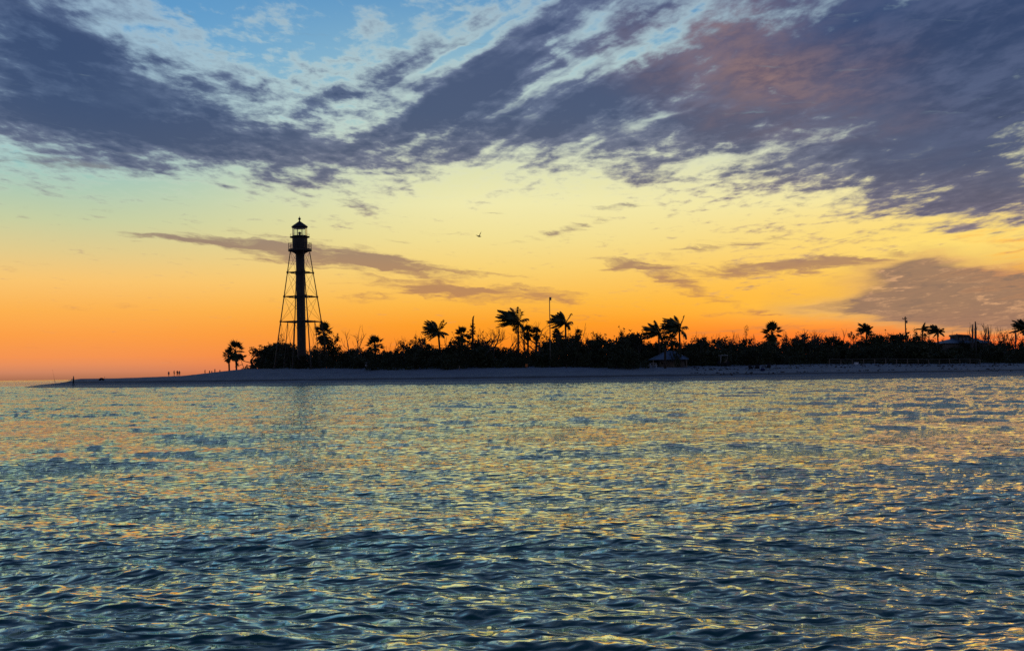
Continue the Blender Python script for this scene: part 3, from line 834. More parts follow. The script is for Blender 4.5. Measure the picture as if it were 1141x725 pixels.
# ------------------------------------------------------------------ palms
def frond(L, mb, rng, base, az, el, length, wind, droop, n=26, leaflet=.62):
    d = (Vector((math.cos(az) * math.cos(el), math.sin(az) * math.cos(el), math.sin(el))) + Vector((-.65 * wind, 0, 0))).normalized()
    pts = [Vector(base)]; N = 9
    for i in range(N):
        s = (i + 1) / N
        dd = (d + Vector((-1, .12, -.05)) * wind * s ** 1.1 + Vector((0, 0, -droop)) * s ** 1.7).normalized()
        pts.append(pts[-1] + dd * (length / N))
    mb.tube(pts, [.045 * (1 - .75 * i / N) + .008 for i in range(N + 1)], 4)
    C, A, B = [], [], []
    for i in range(n):
        s = .12 + .88 * i / (n - 1); q = s * N; j = min(int(q), N - 1); p = pts[j].lerp(pts[j + 1], q - j)
        t = (pts[j + 1] - pts[j]).normalized(); side = t.cross(Vector((0, 0, 1)))
        side = side.normalized() if side.length > .05 else Vector((0, 1, 0))
        ll = leaflet * (math.sin(PI * min(1, .18 + .8 * s)) ** .6) * rng.uniform(.75, 1.15)
        for sg in (-1, 1):
            ld = (side * sg * .8 + t * .75 + Vector((-1, 0, 0)) * wind * 1.1 + Vector((0, 0, -.45 - .5 * rng.random()))).normalized()
            w = t.cross(ld); w = (w.normalized() if w.length > .01 else side) .cross(ld).normalized()
            C.append(p + ld * ll * .5); A.append(ld * ll * .5); B.append(w * .075)
    L.quads(np.array(C), np.array(A), np.array(B))

def coconut_palm(pos, height, crown, lean, label, seed, wind=.8, nf=20, group='windblown coconut palms above the bushes', droop=.55):
    rng = np.random.default_rng(seed)
    t = thing('coconut_palm', pos, label, 'palm tree', group)
    mb = MB(); N = 10
    pts = [Vector((lean * (i / N) ** 1.6, .2 * math.sin(i), height * i / N - (.3 if i == 0 else 0))) for i in range(N + 1)]
    mb.tube(pts, [.3 * (1 - .52 * (i / N) ** .5) + (.06 if i == 0 else 0) + .012 * (i % 2) for i in range(N + 1)], 8)
    mb.build('trunk', MT['bark'], t, True)
    L, st = Leaves(), MB(); top = pts[-1]
    for i in range(nf):
        az = i * 2.39996 + rng.normal(0, .2); el = R(78) - (i / nf) * R(105) + rng.normal(0, .12)
        right = max(0, math.cos(az))
        frond(L, st, rng, top + Vector((0, 0, rng.uniform(-.1, .15))), az, el, crown * rng.uniform(.8, 1.1) * (1 - .28 * right), wind * rng.uniform(.6, 1.15) * (.55 if right > .8 and i % 2 else 1), droop, 28, crown * .27)
    cr = link(L.mesh('crown', MT['palm']), 'crown', t)
    st.build('frond_stems', MT['palm'], cr)
    c = MB()
    for k in range(5):
        a = k * 1.3; c.lathe([(0, -.14), (.1, -.08), (.13, 0), (.1, .09), (0, .14)], 7, (top.x + .25 * math.cos(a), top.y + .25 * math.sin(a), top.z - .25))
    c.build('coconuts', MT['bark'], t, True)
    return t

def fan_palm(pos, height, r, label, seed, group=None, nf=26, lean=0.0, wind=.15, skirt=0):
    rng = np.random.default_rng(seed)
    t = thing('fan_palm', pos, label, 'palm tree', group)
    mb = MB(); N = 7
    pts = [Vector((lean * (i / N) ** 1.4, 0, height * i / N - (.3 if i == 0 else 0))) for i in range(N + 1)]
    mb.tube(pts, [.19 + .02 * (i % 2) + (.07 if i >= N - 1 else 0) for i in range(N + 1)], 8)
    mb.build('trunk', MT['bark'], t, True)
    L, st = Leaves(), MB(); top = pts[-1]
    for i in range(nf + skirt):
        az = i * 2.39996 + rng.normal(0, .25)
        el = R(82) - (i / nf) * R(125) + rng.normal(0, .15) if i < nf else R(-65) + rng.normal(0, .2)
        d = Vector((math.cos(az) * math.cos(el) - wind, math.sin(az) * math.cos(el), math.sin(el))).normalized()
        pl = r * rng.uniform(.45, .7); c = top + d * pl
        st.tube([top, top + d * pl * .5 + Vector((0, 0, .03)), c], [.03, .022, .016], 4)
        side = d.cross(Vector((0, 0, 1))); side = side.normalized() if side.length > .05 else Vector((1, 0, 0))
        C, A, B = [], [], []
        for k in range(15):
            f = (k - 7) / 7; ang = f * R(115)
            ld = (d * math.cos(ang) + side * math.sin(ang) + Vector((0, 0, -.35 - .3 * abs(f)))).normalized()
            ll = r * .52 * (1 - .25 * abs(f)) * rng.uniform(.85, 1.1)
            w = ld.cross(d.cross(side)); w = w.normalized() if w.length > .01 else side
            C.append(c + ld * ll * .5); A.append(ld * ll * .5); B.append(w * r * .062)
        L.quads(np.array(C), np.array(A), np.array(B))
    cr = link(L.mesh('crown', MT['palm']), 'crown', t)
    st.build('leaf_stems', MT['palm'], cr)
    return t

def palms():
    def pos(u, inl=None, D=None):
        D = D or dist_inland(u, front_edge(u) + inl)
        return stand(u, D), D
    # coconut palms: column of the foot, column and row of the crown's heart, half width of the crown in pixels
    for i, (uf, uc, vc, cr, inl, wind, lab) in enumerate([
            (491, 488, 369.5, 17, 14, .75, 'first windblown coconut palm right of the lighthouse, with drooping outer fronds'),
            (577.5, 577.5, 358, 22, 12, 1.0, 'tallest coconut palm, its fronds swept left, beside the tall thin pole on its left'),
            (631, 630, 359.5, 18, 10, 1.0, 'coconut palm with swept fronds just right of the tall thin pole'),
            (735, 734, 371, 18, 14, .8, 'left one of two close coconut palms behind the blue roofed pavilion'),
            (758, 757, 366, 20, 12, .95, 'taller right one of two close coconut palms behind the blue roofed pavilion'),
            (966, 965.5, 368, 10.5, 30, .45, 'small coconut palm with an open crown left of the utility pole'),
            (1028, 1028, 367, 8.5, 26, -.6, 'small palm with a few fronds bent right, next right of the utility pole'),
            (1046, 1045, 369, 11, 24, .8, 'bushy windblown palm left of the roofed house'),
            (1143, 1143, 366, 15, 20, .6, 'palm cut by the right edge of the view, fronds hanging left')]):
        p, D = pos(uf, inl)
        k = D / FOC; top = at(uc, vc, D)
        coconut_palm(p, top.z - p.z, cr * k * 1.14, top.x - p.x, lab, 300 + i, wind, nf=14 if i == 6 else (40 if i in (1, 4) else 32))
    G_ = 'cabbage palms among the bushes'
    for i, (uf, vc, r, inl, lab, sk, lean) in enumerate([
            (263.5, 390, 12, 2, 'tall fan palm at the left end of the bushes on the dune', 14, -.3),
            (255.5, 396, 8, 0, 'small slim fan palm at the very left end of the bushes', 4, -.2),
            (361, 371, 13, 8, 'bushy palm right beside the lighthouse on its right', 22, .1),
            (418, 384, 12, 16, 'flat topped fan palm between the lighthouse and the first windblown palm', 0, 0),
            (588.5, 370, 9.5, 18, 'left one of a pair of fan palms behind the tallest coconut palm', 12, 0),
            (597.5, 371.5, 8.5, 20, 'right one of a pair of fan palms beside the tallest coconut palm', 12, .1),
            (861, 370.5, 13.5, 16, 'large round headed fan palm standing alone over the bushes', 8, 0),
            (516, 373, 10, 14, 'fan palm with a bushy head left of the broken palm trunk', 6, -.2),
            (748, 379, 8, 20, 'small fan palm between the two close coconut palms', 8, .1),
            (741, 380, 8, -4, 'fan palm with a slim trunk in front of the blue pavilion roof', 2, .1),
            (621, 372, 7, 16, 'small fan palm crown right at the foot of the tall thin pole', 0, 0)]):
        p, D = pos(uf, inl); k = D / FOC; top = at(uf, vc, D)
        fan_palm(p, top.z - p.z, r * k * 1.0, lab, 500 + i, G_, 26 if r > 9 else 20, lean, .15, sk)
    # broken palm trunk standing over a leafy tree
    p, D = pos(527, 14); h = z_at(527, 351.5, D) - p.z
    t = thing('dead_palm_trunk', p, 'broken headless palm trunk rising out of a leafy tree', 'dead tree')
    mb = MB(); mb.tube([(0, 0, -.3), (0, 0, h * .5), (.05, 0, h * .85), (.12, 0, h * .96), (.32, 0, h)], [.26, .2, .17, .14, .05], 8)
    mb.tube([(.1, 0, h * .94), (-.15, .05, h * .9)], [.06, .03], 5); mb.build('trunk', MT['bark'], t, True)
    rng = np.random.default_rng(77); L = Leaves()
    for k in range(14): leaf_cluster(L, rng, (rng.normal(0, .25), rng.normal(0, .25), h * rng.uniform(.62, .84)), .3, 12, .16)
    link(L.mesh('crown', MT['leaf']), 'crown', t)
palms()

# ------------------------------------------------------------------ trees with their own outline
def leafy_tree(u, v, inl, half, label, seed, dens=1.0, name='leafy_tree', cat='tree', group=None):
    D = dist_inland(u, front_edge(u) + inl); p = stand(u, D); h = z_at(u, v, D) - p.z
    rng = np.random.default_rng(seed); mb = MB(); tips = []
    w = half * D / FOC
    grow(rng, mb, (0, 0, -.2), (rng.normal(0, .06), 0, 1), h * .42, .13, 3, tips, .5, .28, (2, 3))
    mz = max(q.z for q, _ in tips); mx = max(abs(q.x) for q, _ in tips)
    L = Leaves()
    for q, d in tips:
        if rng.random() < .1: continue
        leaf_cluster(L, rng, (q.x, q.y, q.z), rng.uniform(.22, .42) * mx / max(w, .3) * .8, int(rng.integers(6, 15) * dens), .16)
    t = thing(name, p, label, cat, group)
    t.scale = (w / mx, w / mx, h / (mz + .25))
    mb.build('trunk', MT['bark'], t); link(L.mesh('crown', MT['leaf']), 'crown', t)
for a in [(309, 372, 8, 8, 'open leafy tree touching the left leg of the lighthouse', 601, .8), (372, 369, 12, 8, 'thin leaved tree next to the bushy palm right of the lighthouse', 603, .5),
          (283, 388, 4, 12, 'loose leafy tree with sky showing through, second plant right of the left end palms', 604, .8), (272, 393, 2, 9, 'low leafy tree tucked against the tall fan palm at the left end', 617, 1.0), (290, 387, 3, 10, 'airy leafy tree at the left foot of the dense rounded tree', 618, .8),
          (298, 384, 6, 12, 'dense rounded tree halfway between the left end palms and the lighthouse', 605, 1.3), (460, 372, 14, 6, 'small leafy tree left of the first windblown palm', 606, 1.0), (530, 366, 16, 12, 'leafy tree under the broken palm trunk', 607, 1.8),
          (829, 360.5, 10, 5, 'slim sapling with leaf tufts left of the round headed palm', 608, .5), (695, 366, 16, 10, 'leafy tree topping the bushes left of the blue roofed pavilion', 609, .9), (1013, 365, 20, 14, 'spreading leafy tree around the utility pole', 610, .9), (875, 369, 18, 7, 'small leafy tree right against the round headed palm', 611, 1.0), (948, 369, 20, 8, 'leafy tree left of the small open crowned palm', 612, .7),
          (1124, 370, 12, 10, 'leafy tree near the right edge behind the bare trunks', 613, .9), (672, 369, 14, 10, 'rounded leafy tree midway between the tall pole and the pavilion', 614, 1.3), (640, 366, 8, 9, 'leafy tree right of the swept palm by the tall pole', 615, .9), (1035, 366, 18, 5, 'upright leafy tree behind the small palm near the utility pole', 616, 1.2)]:
    leafy_tree(*a)
D_ = dist_inland(368, 50); p_ = stand(368, D_)
plant('leafy_tree', SHRUBS[7], p_, z_at(368, 374, D_) - p_.z, .8, 'lower dark tree beside the bushy palm right of the lighthouse', 'tree', None, 1.0)

def bare_meshes(seed, kind):
    rng = np.random.default_rng(seed); mb = MB(); tips = []
    if kind == 'fork':
        grow(rng, mb, (0, 0, -.2), (rng.normal(0, .15), 0, 1), 2.4, .17, 4, tips, .46, .22, (2, 3), .34, .72)
    elif kind == 'lean':
        grow(rng, mb, (0, 0, -.2), (.6, 0, 1), 2.8, .17, 4, tips, .42, .15, (2, 2), .28, .7)
    elif kind == 'pole':
        mb.tube([(0, 0, -.2), (.03, 0, 2.4), (.08, .02, 4.4), (.05, .02, 5.2)], [.14, .13, .11, .06], 6)
        tips = [(Vector((0, 0, 5.2)), Vector((0, 0, 1)))]
    else:
        for k in range(3): grow(rng, mb, (rng.normal(0, .2), 0, -.2), (rng.normal(0, .2), rng.normal(0, .2), 1), 2.4, .075, 2, tips, .3, .4, (2, 3), .22, .7)
    return mb.mesh('trunk', MT['grey_wood']), max(p.z for p, _ in tips)
BARE = {k: [bare_meshes(700 + 10 * j + i, k) for i in range(3)] for j, k in enumerate(['fork', 'lean', 'pole', 'twigs'])}

def bare(u, v, kind, inl, label, group=None, flip=False, wide=1.0):
    D = dist_inland(u, front_edge(u) + inl); p = stand(u, D)
    me, h = BARE[kind][int(rngv.integers(3))]
    s = (z_at(u, v, D) - p.z) / h
    t = thing('bare_tree', p, label, 'bare tree', group, rngv.uniform(-.5, .5))
    t.scale = ((-1 if flip else 1) * wide * s, wide * s, s)
    link(me, 'trunk', t)
BT = 'leafless trees standing above the bushes'
for a in [(387, 366, 'fork', 14, 'bare forked tree standing second right of the lighthouse'), (394, 360.5, 'lean', 16, 'bare tree with a long limb reaching up right, right of the lighthouse'), (402, 371, 'fork', 12, 'low bare tree left of the flat topped fan palm'),
          (432, 377, 'twigs', 16, 'cluster of thin bare stems right of the flat topped fan palm'), (449, 374, 'twigs', 18, 'thin bare stems midway from flat topped fan palm to first windblown palm'), (542, 361, 'fork', 14, 'bare branching tree next right of the broken palm trunk'), (553, 365, 'fork', 16, 'second bare branching tree right of the broken palm trunk'),
          (563, 367, 'fork', 14, 'bare tangled tree left against the tallest coconut palm'), (604, 355.5, 'fork', 18, 'fine bare tree left of the tall thin pole'), (638, 357, 'twigs', 12, 'bare twigs just right of the swept palm by the pole'), (655, 371, 'twigs', 16, 'bare twigs over the bushes right of the tall pole'), (797, 371, 'twigs', 20, 'bare stems right of the two close palms'),
          (811, 369, 'twigs', 18, 'bare stems left of the slim leafy sapling'), (840, 372, 'twigs', 16, 'bare stems between the slim sapling and the round headed palm'), (902, 368, 'fork', 20, 'low bare tree right of the round headed palm'), (914, 365, 'fork', 22, 'tallest bare tree between the round headed palm and the small open palm'), (928, 370, 'twigs', 20, 'bare stems left of the small open crowned palm'),
          (982, 370, 'twigs', 24, 'thin bare stem right of the small open crowned palm'), (1084, 361, 'pole', 18, 'shorter of two bare upright trunks right of the roofed house'), (1087.5, 358, 'pole', 20, 'taller of two bare upright trunks right of the roofed house'), (1093, 361, 'twigs', 18, 'thin bare stems right of the twin upright trunks'), (1098, 359, 'twigs', 22, 'fine bare branches before the thick short trunk near the right edge'),
          (1102, 364, 'pole', 14, 'thick short bare trunk near the right edge'), (1109, 357.5, 'fork', 16, 'bare tree with a fan of branches near the right edge'), (1118, 367, 'twigs', 18, 'pale bare twigs right of the fan branched bare tree'), (1132, 366, 'pole', 14, 'short bare trunk close to the right edge palm'), (1129, 368, 'twigs', 20, 'bare twigs beside the short trunk at the right edge'), (1075, 368, 'twigs', 26, 'small bare twigs behind the roofed house')]:
    bare(*a, group=BT)
for u_, v_, i_ in ((472, 372, 18), (507, 372, 20), (583, 364, 20), (664, 368, 18), (708, 367, 18), (780, 371, 18), (790, 368, 22), (822, 371, 20), (887, 368, 20), (938, 366, 22), (957, 370, 22), (995, 370, 24), (1022, 371, 22), (1096, 362, 24), (1114, 363, 20), (1126, 364, 22)):
    bare(u_, v_, 'twigs', i_, 'thin bare twigs poking above the shrubs ' + where(u_), BT)

# ------------------------------------------------------------------ poles
def tall_pole():
    D = dist_inland(613.3, front_edge(613) + 8); p = stand(613.3, D); h = z_at(613.8, 331, D) - p.z
    t = thing('tall_pole', p, 'tall thin pole with a small lamp head above the bushes', 'pole')
    m_ = MB(); m_.tube([(0, 0, -.3), (0, 0, h)], [.11, .07], 10); m_.build('pole', MT['timber'], t)
    m_ = MB(); m_.tube([(0, 0, h - .1), (.18, 0, h)], .03, 6); m_.cbox((.2, 0, h - .32), (.26, .3, .5)); m_.cbox((.2, 0, h - .05), (.34, .36, .06)); m_.build('lamp_head', MT['steel'], t)
tall_pole()

def utility_pole():
    D = dist_inland(1010, front_edge(1010) + 20); p = stand(1010, D); h = z_at(1010, 352.5, D) - p.z
    t = thing('utility_pole', p, 'wooden utility pole with a short crossarm and insulators', 'utility pole')
    m_ = MB(); m_.tube([(0, 0, -.3), (0, 0, h)], [.16, .11], 10); m_.build('pole', MT['bark'], t)
    m_ = MB(); m_.cbox((-.18, -.14, h - .5), (1.0, .1, .12)); m_.tube([(-.55, -.14, h - .5), (-.05, -.12, h - .95)], .025, 5); arm = m_.build('crossarm', MT['bark'], t)
    for x in (-.6, -.2, .22):
        q = MB(); q.lathe([(.03, 0), (.06, .05), (.05, .12), (.07, .16), (0, .22)], 8, (x, -.14, h - .44)); q.build('insulator', MT['steel'], arm)
    m_ = MB(); m_.lathe([(0, -.35), (.15, -.33), (.16, 0), (.15, .25), (0, .3)], 10, (.28, -.05, h - 1.1)); m_.build('transformer', MT['steel'], t)
utility_pole()

# ------------------------------------------------------------------ buildings
def pavilion():
    D = dist_inland(744, 38.0); px = D / FOC; p = stand(744, D)
    t = thing('pavilion', p, 'low beach pavilion with a pale blue hipped metal roof among palms', 'pavilion')
    ze, zr = z_at(744, 400.8, D) - p.z, z_at(744, 392, D) - p.z
    x0, x1 = (724 - 744) * px, (765 - 744) * px; dep = 4.6
    a, b = x0 + 2.9, x1 - 2.2
    r = MB(); th = .1
    lo = [(x0, -dep / 2, ze), (x1, -dep / 2, ze), (x1, dep / 2, ze), (x0, dep / 2, ze), (a, 0, zr), (b, 0, zr)]
    hi = [(x, y, z + th) for x, y, z in lo]
    r.add(lo + hi, [(6, 7, 11, 10), (7, 8, 11), (8, 9, 10, 11), (9, 6, 10), (0, 4, 5, 1), (1, 5, 2), (2, 5, 4, 3), (3, 4, 0), (0, 1, 7, 6), (1, 2, 8, 7), (2, 3, 9, 8), (3, 0, 6, 9)])
    roof = r.build('roof', MT['roof'], t)
    s = MB()
    for q, w in ((hi[0], hi[4]), (hi[1], hi[5]), (hi[4], hi[5])):
        s.tube([Vector(q) + Vector((0, 0, .03)), Vector(w) + Vector((0, 0, .03))], .06, 6)
    n = 14
    for i in range(1, n):
        x = a + (b - a) * i / n
        s.tube([(x, -dep / 2, ze + th + .02), (x, 0, zr + th + .02)], .02, 4)
    s.build('ridge_trim', MT['roof'], roof)
    w = MB(); w.box((x0 + 1.6, -.9, -.3), (x1 - .5, dep / 2 - .3, ze - .05)); wall = w.build('wall', MT['wall'], t)
    for i in range(4):
        q = MB(); x = x0 + .35 + (x1 - x0 - .7) * i / 3; q.box((x - .09, -dep / 2 + .2, -.3), (x + .09, -dep / 2 + .38, ze)); q.build('post', MT['timber'], t)
    d = MB(); d.box((.3, -.93, -.1), (1.2, -.88, ze - .4)); d.build('door', MT['timber'], wall)
    d = MB(); d.box((-1.2, -.93, .55), (-.3, -.88, ze - .45)); d.build('window', MT['dark'], wall)
pavilion()

def house():
    D = dist_inland(1064, 66); px = D / FOC; p = stand(1064, D)
    t = thing('house', p, 'house with a pale low pitched roof and a dark upper storey behind the bushes', 'house')
    def Z(v): return z_at(1064, v, D) - p.z
    def X(u): return (u - 1064) * px
    ze, zr = Z(383), Z(377.6); dep = 9
    w = MB(); w.box((X(1046), -dep / 2 + .5, -.3), (X(1092), dep / 2 - .5, ze)); wall = w.build('wall', MT['wall'], t)
    r = MB(); th = .14; lo = [(X(1043), -dep / 2, ze), (X(1095), -dep / 2, ze), (X(1095), dep / 2, ze), (X(1043), dep / 2, ze), (X(1062), 0, zr), (X(1086), 0, zr)]
    hi = [(x, y, z + th) for x, y, z in lo]
    r.add(lo + hi, [(6, 7, 11, 10), (7, 8, 11), (8, 9, 10, 11), (9, 6, 10), (0, 4, 5, 1), (1, 5, 2), (2, 5, 4, 3), (3, 4, 0), (0, 1, 7, 6), (1, 2, 8, 7), (2, 3, 9, 8), (3, 0, 6, 9)])
    roof = r.build('roof', MT['roof'], t)
    u = MB(); u.box((X(1063.5), -2.2, Z(382)), (X(1078), 2.2, Z(374.6))); up = u.build('upper_storey', MT['roof_dark'], t)
    u = MB(); z0, z1, z2 = Z(374.6), Z(373.2), Z(377.2)
    a, b, c = X(1062.6), X(1075), X(1080)
    y = 2.5
    pts = [(a, -y, z0), (a, y, z0), (a + .1, -y, z1 + .1), (a + .1, y, z1 + .1), (b, -y, z1 - .05), (b, y, z1 - .05), (c, -y, z2), (c, y, z2), (c, -y, z2 - .2), (c, y, z2 - .2), (b, -y, z0 - .1), (b, y, z0 - .1)]
    u.add(pts, [(0, 2, 3, 1), (2, 4, 5, 3), (4, 6, 7, 5), (6, 8, 9, 7), (8, 10, 11, 9), (10, 0, 1, 11), (0, 10, 4, 2), (10, 8, 6, 4), (1, 3, 5, 11), (11, 5, 7, 9)])
    u.build('upper_roof', MT['roof_dark'], t)
    c_ = MB(); c_.tube([(X(1067), 0, Z(374)), (X(1067), 0, Z(371.6))], .12, 8); c_.build('vent_pipe', MT['steel'], roof)
    for x in (1050, 1058, 1070, 1082):
        q = MB(); q.box((X(x) - .5, -dep / 2 + .42, 1.2), (X(x) + .5, -dep / 2 + .48, 2.6)); q.build('window', MT['dark'], wall)
    for x in (1066.5, 1070.5, 1074.5):
        q = MB(); q.box((X(x) - .25, -2.26, Z(379.5)), (X(x) + .25, -2.21, Z(376))); q.build('window', MT['steel'], up)
house()

# ------------------------------------------------------------------ things on the sand
def picnic_table():
    D = dist_inland(727.5, 33.0); p = stand(727.5, D)
    t = thing('picnic_table', p, 'pale picnic table with benches in front of the blue roofed pavilion', 'table', rz=.1)
    m_ = MB()
    for i in range(4): m_.box((-.62, -.36 + .18 * i, .72), (.62, -.2 + .18 * i, .76))
    m_.build('table_top', MT['white'], t)
    for s in (-1, 1):
        m_ = MB(); m_.box((-.62, s * .68 - .12, .42), (.62, s * .68 + .12, .46)); m_.build('bench', MT['white'], t)
    for x in (-.48, .48):
        m_ = MB(); m_.tube([(x, -.2, .7), (x, -.6, 0)], .035, 6); m_.tube([(x, .2, .7), (x, .6, 0)], .035, 6); m_.tube([(x, -.75, .4), (x, .75, .4)], .03, 6); m_.build('leg', MT['white'], t)
picnic_table()

def cart():
    D = dist_inland(805.5, 39.0); p = stand(805.5, D)
    t = thing('golf_cart', p, 'small open cart with a thin pale roof parked against the bushes', 'cart', rz=.15)
    h = z_at(805.5, 395.6, D) - p.z
    m_ = MB(); m_.box((-.6, -.55, h - .05), (.78, .55, h)); m_.build('roof', MT['white'], t)
    for x, y in ((-.5, -.48), (-.5, .48), (.66, -.48), (.66, .48)):
        q = MB(); q.tube([(x * 1.15, y, .55), (x, y, h - .04)], .025, 6); q.build('roof_post', MT['white'] if (x < 0 and y < 0) else MT['steel'], t)
    m_ = MB(); m_.box((-1.0, -.55, .28), (1.05, .55, .5)); m_.box((.45, -.55, .5), (1.0, .55, .82)); m_.add([(-1.05, -.5, .5), (-.55, -.5, .5), (-.55, .5, .5), (-1.05, .5, .5), (-.75, -.5, .95), (-.6, -.5, .95), (-.6, .5, .95), (-.75, .5, .95)], [(0,3,2,1),(4,5,6,7),(0,1,5,4),(1,2,6,5),(2,3,7,6),(3,0,4,7)])
    body = m_.build('body', MT['dark'], t)
    m_ = MB(); m_.box((.0, -.5, .62), (.5, .5, .74)); m_.box((.42, -.5, .74), (.54, .5, 1.15)); m_.build('seat', MT['timber'], t)
    for x, y in ((-.75, -.52), (-.75, .52), (.7, -.52), (.7, .52)):
        q = MB(); pr = [(.1, -.07), (.2, -.08), (.23, -.04), (.23, .04), (.2, .08), (.1, .07)]; q.lathe(pr, 14)
        w = q.build('wheel', MT['rubber'], t); w.location = (x, y, .23); w.rotation_euler = (PI / 2, 0, 0)
cart()

def fence(u0, u1, v, inl, label, n=11):
    D0 = dist_inland(u0, inl); D1 = dist_inland(u1, inl); a, b = stand(u0, D0), stand(u1, D1)
    t = thing('beach_fence', a, label, 'fence')
    d = b - a
    h = .95
    pts = []
    for i in range(n):
        q = a + d * (i / (n - 1)); q.z = ground_z(q.x, q.y); pts.append(q - a)
    for q in pts:
        m_ = MB(); m_.box((q.x - .06, q.y - .06, q.z - .3), (q.x + .06, q.y + .06, q.z + h - .05)); m_.build('post', MT['timber'], t)
    for hh, r_ in ((h, .07), (h * .55, .04)):
        m_ = MB()
        for q, w in zip(pts, pts[1:]): m_.tube([q + Vector((0, 0, hh)), w + Vector((0, 0, hh))], r_, 6)
        m_.build('rail', MT['grey_wood'], t)
fence(924, 1092, 402, 37.0, 'long low weathered rail fence at the foot of the bushes on the right', 15)

def small_box():
    p = stand(954, dist_inland(954, 34.5))
    t = thing('cooler_box', p, 'small white box on the sand before the long rail fence', 'box')
    m_ = MB(); m_.box((-.34, -.2, 0), (.34, .2, .34)); m_.build('body', MT['white'], t)
    m_ = MB(); m_.box((-.36, -.22, .345), (.36, .22, .42)); m_.build('lid', MT['white'], t)
    m_ = MB(); m_.tube([(-.36, 0, .2), (-.42, 0, .26), (-.42, 0, .36)], .02, 5); m_.build('handle', MT['steel'], t)
small_box()

def short_post(u, inl, h, label, mat, flat=False, name='beach_post'):
    p = stand(u, dist_inland(u, inl))
    m_ = MB(); m_.tube([(0, 0, -.2), (0, 0, h * .96), (0, 0, h)], [.08, .08, .05], 8)
    if flat:
        t = thing(name, p, label, 'sign'); m_.build('post', MT['timber'], t)
        q = MB(); q.box((-.2, -.115, h * .35), (.2, -.085, h)); q.build('sign_board', MT[mat], t)
    else:
        o = m_.build(name, MT[mat]); o.location = p; tag(o, label, 'post', None)
short_post(586.5, 34.5, .75, 'small orange marker sign at the foot of the bushes below the tallest palm', 'orange', True, 'marker_sign')
short_post(408.3, 39, 1.3, 'small white sign against the bushes right of the lighthouse dune', 'white', True, 'marker_sign')
short_post(511.8, 33, .75, 'short wooden post at the foot of the bushes left of the tallest palm', 'timber')
short_post(631, 33, .7, 'short dark post on the sand under the swept palm by the tall pole', 'bark')
for u, h, lab in ((233.5, .75, 'leftmost of the low posts along the dune crest left of the palms'), (236, .6, 'thick low post, second of those along the dune crest'), (239.4, .9, 'tallest of the low posts along the dune crest left of the palms'), (245, .7, 'low post on the dune crest nearest the left end palms')):
    D = 252.0; p = stand(u, D)
    m_ = MB(); m_.tube([(0, 0, -.2), (0, 0, h * .95), (0, 0, h)], [.12, .12, .07], 8); o = m_.build('dune_post', MT['timber']); o.location = p; tag(o, lab, 'post', 'low posts on the dune crest')

def beach_chair(u, inl, rz, label):
    p = stand(u, dist_inland(u, inl))
    t = thing('beach_chair', p, label, 'chair', 'dark beach chairs on the sand', rz)
    t.scale = (1.15, 1.15, 1.15)
    m_ = MB(); m_.add([(-.3, -.3, .3), (.3, -.3, .3), (.3, .3, .2), (-.3, .3, .2), (-.3, -.3, .34), (.3, -.3, .34), (.3, .3, .24), (-.3, .3, .24)], [(0,3,2,1),(4,5,6,7),(0,1,5,4),(1,2,6,5),(2,3,7,6),(3,0,4,7)]); m_.build('seat', MT['dark'], t)
    m_ = MB(); m_.add([(-.3, .28, .2), (.3, .28, .2), (.3, .34, .22), (-.3, .34, .22), (-.22, .6, .85), (.22, .6, .85), (.22, .66, .84), (-.22, .66, .84)], [(0,3,2,1),(4,5,6,7),(0,1,5,4),(1,2,6,5),(2,3,7,6),(3,0,4,7)]); m_.build('backrest', MT['dark'], t)
    for x in (-.29, .29):
        for y, z in ((-.28, .32), (.34, .24)):
            q = MB(); q.tube([(x, y, z), (x * 1.1, y * 1.1, -.05)], .03, 6); q.build('leg', MT['dark'], t)
        q = MB(); q.box((x - .05, -.35, .5), (x + .05, .4, .54)); q.tube([(x, -.3, .5), (x, -.28, .3)], .025, 5); q.build('armrest', MT['dark'], t)
beach_chair(837.5, 23, .3, 'left one of three dark beach chairs below the round headed palm')
beach_chair(843.5, 23.5, -.2, 'middle one of three dark beach chairs below the round headed palm')
beach_chair(855.5, 23, -.5, 'right one of three dark beach chairs below the round headed palm')
def bag():
    p = stand(849.5, dist_inland(849.5, 20.5)); t = thing('beach_bag', p, 'dark rounded bag on the sand between the beach chairs', 'bag')
    m_ = MB(); m_.lathe([(0, 0), (.3, .02), (.38, .18), (.34, .4), (.2, .52), (0, .55)], 14); m_.build('body', MT['navy'], t, True)
    m_ = MB(); m_.tube([(-.2, 0, .45), (-.12, 0, .72), (.12, 0, .72), (.2, 0, .45)], .025, 6); m_.build('strap', MT['dark'], t)
bag()
def marker():
    p = stand(864.5, dist_inland(864.5, 22)); m_ = MB()
    m_.tube([(0, 0, -.1), (0, 0, .75)], .045, 6); m_.tube([(-.45, 0, .3), (.3, .05, .34)], .05, 6)
    o = m_.build('driftwood_stake', MT['grey_wood']); o.location = p; tag(o, 'driftwood stake with a crosspiece right of the beach chairs', 'driftwood')
marker()

def seaweed():
    rng = np.random.default_rng(5); mb = MB()
    for i in range(520):
        u = rng.uniform(770, 1135)
        inl = rng.uniform(25, 36) if rng.random() < .8 else rng.uniform(11, 14)
        p = stand(u, dist_inland(u, inl)); s = rng.uniform(.08, .2)
        n = 7
        mb.lathe([(0, -.05), (s, 0), (s * .8, s * .35), (s * .3, s * .55), (0, s * .6)], n, p)
        k = mb.n - 5 * n
        for j in range(k, mb.n):
            x, y, z = mb.v[j]; mb.v[j] = (x + rng.normal(0, s * .2), y + rng.normal(0, s * .2), z + rng.normal(0, s * .1))
    o = mb.build('seaweed', MT['weed']); tag(o, kind='stuff')
seaweed()

